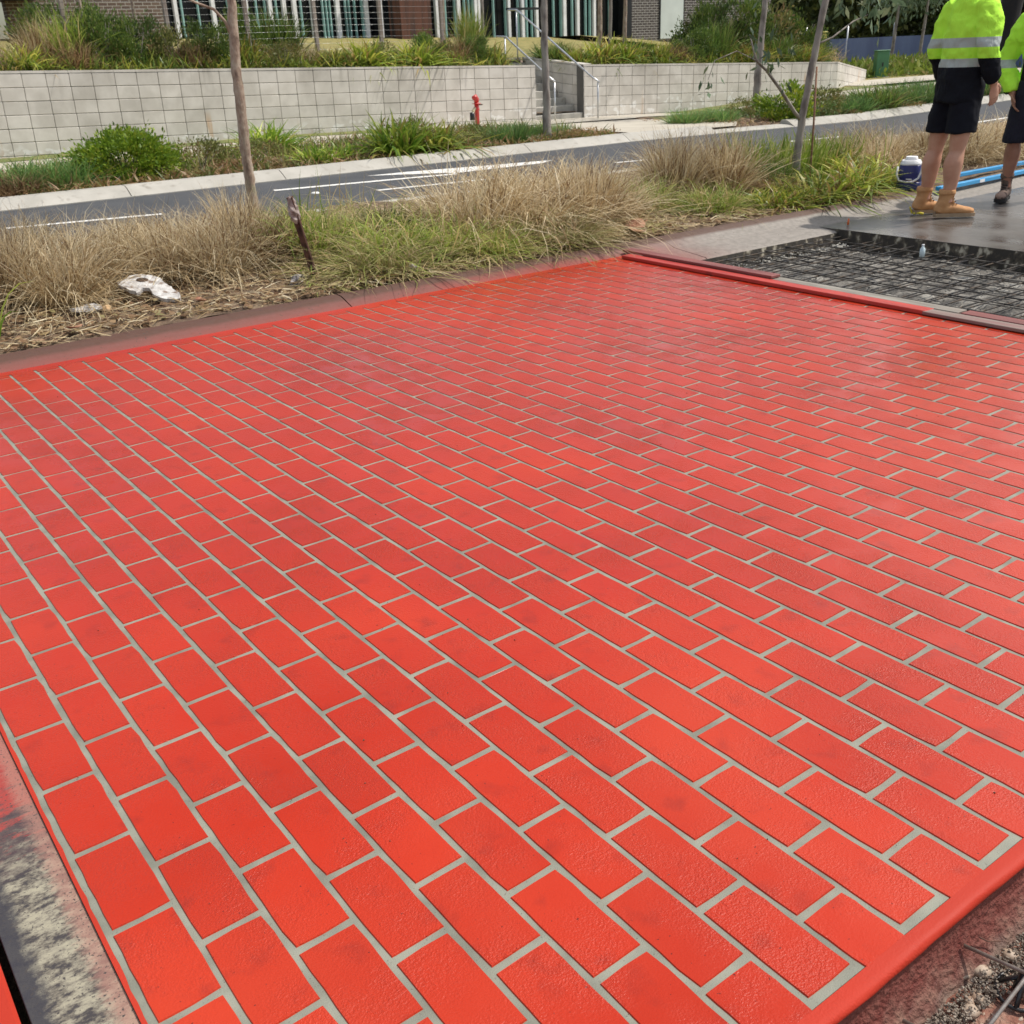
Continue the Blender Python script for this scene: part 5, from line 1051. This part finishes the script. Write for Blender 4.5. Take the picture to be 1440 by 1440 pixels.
brb = pm('dusty_brown_leather', [(.07, .045, .035), (.15, .10, .08)], scale=18, rough=(.7, .9), bump=.6, bscale=60, dist=.004, coord='obj'); toe2 = plain('dusty_toe', (.36, .24, .19), .8, scale=20); sole2 = plain('dark_sole', (.02, .018, .018), .8)
hairm = plain('short_brown_hair', (.05, .03, .02), .7, scale=80, bump=.6)
def remesh(o, v, smooth=4):
    md = o.modifiers.new('remesh', 'REMESH'); md.mode = 'VOXEL'; md.voxel_size = v; md.use_smooth_shade = True
    if smooth: s = o.modifiers.new('smooth', 'SMOOTH'); s.factor = .5; s.iterations = smooth
def hand(mb, w_, down, fwd, palm_n, curl=.5):
    w_ = Vector(w_); d = Vector(down).normalized(); f = (Vector(fwd) - d * d.dot(Vector(fwd))).normalized(); nrm = Vector(palm_n).normalized()
    mb.tube([w_ - d * .03, w_ + d * .01, w_ + d * .05, w_ + d * .095], [(.026, .021), (.028, .018), (.042, .016), (.040, .014)], 12, side=f)
    for k, (off, ln, r_) in enumerate([(.032, .072, .0088), (.011, .082, .0092), (-.010, .077, .0088), (-.030, .060, .0078)]):
        p = w_ + d * .085 + f * off; pts = [p]; dd = d.copy()
        for s_, (fr, tw) in enumerate([(.42, .35), (.32, .6), (.26, .5)]):
            dd = (dd * math.cos(tw * curl) + nrm * math.sin(tw * curl)).normalized(); pts.append(pts[-1] + dd * ln * fr)
        mb.tube(pts, [r_, r_, r_ * .92, r_ * .75], 8)
    p = w_ + d * .02 + f * .028; t1_ = p + (d * .6 + f * .75 + nrm * .25).normalized() * .04; t2_ = t1_ + (d * .9 + f * .25 + nrm * .35).normalized() * .032; t3_ = t2_ + (d + nrm * .4).normalized() * .022
    mb.tube([p - d * .01, t1_, t2_, t3_], [.014, .012, .010, .008], 8)
def person(label, root, ang, sc, legs, arms, jersey, shorts, skin, boot, sole, toe, hem, lean=.04, shift=0, slim=1, sock=None, jhem=.79, feet=None, roll=False):
    P = empty('person', root, R(ang - 90)); P.scale = (sc, sc, sc); tag(P, label, 'person')
    # ---- body, one continuous surface
    b = MB(); ly = lambda z: lean * max(0, (z - .95)) / .5
    for s, (hip, knee, ank) in legs.items():
        hip, knee, ank = map(Vector, (hip, knee, ank)); d1 = knee - hip; d2 = ank - knee
        b.stube([hip + Vector((0, 0, .06)), hip, hip + d1 * .4, knee - d1 * .12, knee, knee + d2 * .12, knee + d2 * .32 + Vector((0, -.012, 0)), knee + d2 * .62, knee + d2 * .88, ank],
               [(.09, .095), (.094, .098), (.084, .086), (.064, .066), (.056, .060), (.053, .057), (.064, .070), (.050, .054), (.036, .040), (.038, .043)], 16, side=(1, 0, 0))
    sec = [(.84, .12, .09), (.92, .165, .11), (1.0, .155, .105), (1.1, .145, .10), (1.25, .165, .11), (1.38, .17, .105), (1.45, .12, .08), (1.49, .06, .06), (1.55, .055, .058), (1.60, .05, .055)]
    b.stube([(0, ly(z) + .01, z) for z, _, _ in sec], [(rx, ry) for _, rx, ry in sec], 18, side=(1, 0, 0))
    hy_ = lean * 1.3 + .045; b.ell((0, hy_, 1.69), (.075, .094, .115), 18, 14); b.ell((0, hy_ + .035, 1.625), (.055, .055, .06), 14, 10)
    b.tube([(0, hy_ + .09, 1.70), (0, hy_ + .108, 1.675), (0, hy_ + .09, 1.66)], [.008, .014, .010], 8)
    for s in (-1, 1): b.tube([(s * .074, hy_ - .01, 1.705), (s * .084, hy_ - .018, 1.69), (s * .076, hy_ - .008, 1.655)], [.010, .013, .008], 8)
    for s, (sh, el, wr) in arms.items():
        sh, el, wr = map(Vector, (sh, el, wr)); b.stube([sh, sh.lerp(el, .5), el, el.lerp(wr, .3), wr], [.05, .045, .040, .040, .027], 12)
        fw = Vector((0, 1, 0)); pn = Vector((-s, .1, 0)); dn = (wr - el).normalized(); dn = (dn + Vector((0, .05, -.25))).normalized(); hand(b, wr, dn, fw, pn, .75)
    body = b.build('body', skin, P); remesh(body, .0048, 10)
    # ---- face
    ew = plain('eye_white', (.7, .68, .65), .3); 
    for s in (-1, 1):
        e_ = MB().ell((s * .031, hy_ + .080, 1.70), (.012, .010, .008), 10, 8).build('eye', ew, body); MB().ell((s * .031, hy_ + .0885, 1.70), (.005, .003, .005), 8, 6).build('iris', hairm, e_)
    MB().tube([(-.024, hy_ + .085, 1.637), (0, hy_ + .092, 1.636), (.024, hy_ + .085, 1.637)], [.003, .006, .003], 8).build('lips', plain('lip', (.36, .14, .11), .5), body)
    h = MB().ell((0, hy_ - .010, 1.725), (.082, .098, .095), 18, 12).build('hair', hairm, P)
    # ---- jersey
    j = MB(); sec = [(jhem, .188, .135), (jhem + .02, .192, .14), (.92, .19, .138), (1.02, .182, .135), (1.15, .19, .14), (1.3, .205, .14), (1.40, .20, .125), (1.46, .15, .10), (1.50, .085, .08), (1.53, .068, .07)]
    j.stube([(0, ly(z) + (.005 if z < 1 else 0), z) for z, _, _ in sec], [(rx, ry) for _, rx, ry in sec], 24, side=(1, 0, 0))
    for s, (sh, el, wr) in arms.items():
        sh, el, wr = map(Vector, (sh, el, wr)); cu = el.lerp(wr, .93)
        j.stube([sh + Vector((-s * .05, 0, .02)), sh.lerp(el, .25), sh.lerp(el, .6), el, el.lerp(wr, .35), el.lerp(wr, .7), cu], [.092, .090, .084, .077, .071, .061, .046], 16)
    jo = j.build('jersey', jersey, P); remesh(jo, .011, 5)
    tex = bpy.data.textures.new('folds', 'CLOUDS'); tex.noise_scale = .11; dm = jo.modifiers.new('folds', 'DISPLACE'); dm.texture = tex; dm.strength = .045; dm.mid_level = .5; dm.texture_coords = 'LOCAL'
    # ---- shorts
    s_ = MB(); s_.tube([(0, .01, .99), (0, .01, .92), (0, .01, .84), (0, .01, .79)], [(.165, .125), (.178, .135), (.172, .13), (.12, .09)], 20, side=(1, 0, 0))
    for s, (hip, knee, ank) in legs.items():
        hip, knee = Vector(hip), Vector(knee); t = (hip.z - hem) / (hip.z - knee.z)
        hz = hip.lerp(knee, t) if t < 1 else knee.lerp(Vector(ank), (knee.z - hem) / (knee.z - ank[2]))
        mid = hip.lerp(hz, .5); s_.tube([hip + Vector((0, 0, .03)), hip, mid, hz + Vector((0, 0, .012)), hz], [(.098, .115), (.102, .12), (.104, .118), (.102, .11), (.098, .106)], 18, side=(1, 0, 0))
    so = s_.build('shorts', shorts, P); remesh(so, .010, 4); dm = so.modifiers.new('folds', 'DISPLACE'); dm.texture = tex; dm.strength = .024; dm.mid_level = .5; dm.texture_coords = 'LOCAL'
    for ch in [o_ for o_ in P.children_recursive if o_.type == 'MESH']:
        me = ch.data
        for v in me.vertices:
            z = v.co.z; k = max(0, min(1, (z - .12) / .8)); v.co.x = v.co.x * (1 - (1 - slim) * max(0, min(1, (z - .55) / .2))) + shift * k; v.co.y += shift * .9 * k
    # ---- boots
    for s, (hip, knee, ank) in legs.items():
        a = Vector(ank); tw = feet[s]; B = empty('boot', (a.x, a.y - .0, 0)); B.parent = P; B.rotation_euler = (0, 0, R(tw))
        up = MB(); up.tube([(0, -.062, .035), (0, -.055, .06), (0, -.03, .10)], [.036, .040, .044], 12)
        sx_ = (1, 0, 0)
        up.tube([(0, -.075, .045), (0, -.05, .05), (0, 0, .055), (0, .06, .052), (0, .12, .043), (0, .165, .038), (0, .195, .034)], [(.026, .022), (.036, .034), (.040, .042), (.042, .038), (.046, .030), (.042, .026), (.026, .018)], 14, side=sx_)
        tp_ = .185 if sole is sole1 else .20
        up.tube([(0, -.028, .05), (0, -.026, .09), (0, -.018, .13), (0, -.012, tp_ - .02), (0, -.010, tp_)], [(.040, .052), (.040, .050), (.041, .048), (.046, .052), (.048, .054)], 16, side=sx_)
        up.tube([(0, -.01, tp_ - .022), (0, -.01, tp_ - .008)], [(.055, .061), (.055, .061)], 16, side=sx_); up.tube([(0, -.01, tp_ - .002), (0, -.01, tp_ + .010)], [(.054, .060), (.052, .058)], 16, side=sx_); up.tube([(0, .05, .075), (0, .03, .12), (0, .032, .165)], [(.028, .012), (.026, .012), (.026, .014)], 10, side=sx_)
        uo = up.build('upper', boot, B); remesh(uo, .0055, 2)
        so_ = MB(); prof = [(-.088, .020), (-.080, .033), (-.04, .038), (.02, .037), (.08, .044), (.13, .048), (.17, .044), (.20, .030), (.208, .012)]
        poly = [(w_, y) for y, w_ in prof] + [(-w_, y) for y, w_ in reversed(prof)]
        so_.prism(poly, 0.0, .026); so_.build('sole', sole, B)
        lc = MB()
        for i in range(6):
            z = .085 + i * .018; y = .062 - i * .0105; lc.tube([(-.026, y - .002, z), (0, y + .008, z + .004), (.026, y - .002, z + .008)], .0042, 5)
        lc.tube([(-.015, .02, .165), (-.035, .03, .18), (-.02, .035, .16)], .003, 5); lc.tube([(.012, .02, .165), (.034, .032, .182), (.02, .036, .158)], .003, 5)
        lc.build('laces', plain('laces', (.16, .07, .04) if boot is tanb else (.04, .03, .03), .8), B)
        if toe is not None: MB().ell((0, .15, .045), (.043, .052, .036), 14, 10).build('toe_cap', toe, B)
    return P
person('worker in yellow and navy hi-vis jersey, navy shorts and tan boots, seen from behind', (7.053, 3.19, -.002), -14, 1.0,
       {1: ((.088, .02, .90), (.10, .035, .50), (.115, .055, .10)), -1: ((-.088, .02, .90), (-.105, .03, .50), (-.115, .055, .10))},
       {1: ((.175, .03, 1.40), (.262, -.005, 1.13), (.262, .085, .905)), -1: ((-.175, .03, 1.40), (-.262, -.005, 1.13), (-.262, .085, .905))},
       hv1, navy, skin1, tanb, sole1, None, .585, lean=.05, shift=.074, slim=.90, feet={1: -26, -1: -16})
person('worker in hi-vis jacket with a hand in his pocket, cut off at the right edge', (8.20, 3.07, -.002), 198, .95,
       {1: ((.09, .02, .90), (.145, .07, .50), (.165, .05, .10)), -1: ((-.088, .02, .90), (-.10, .05, .50), (-.10, -.02, .10))},
       {1: ((.18, .03, 1.38), (.315, -.01, 1.08), (.205, .10, .83)), -1: ((-.175, .03, 1.40), (-.262, -.02, 1.13), (-.26, .08, .905))},
       hv2, navy2, skin2, brb, sole2, toe2, .46, lean=.03, feet={1: 0, -1: -10}, jhem=.84)
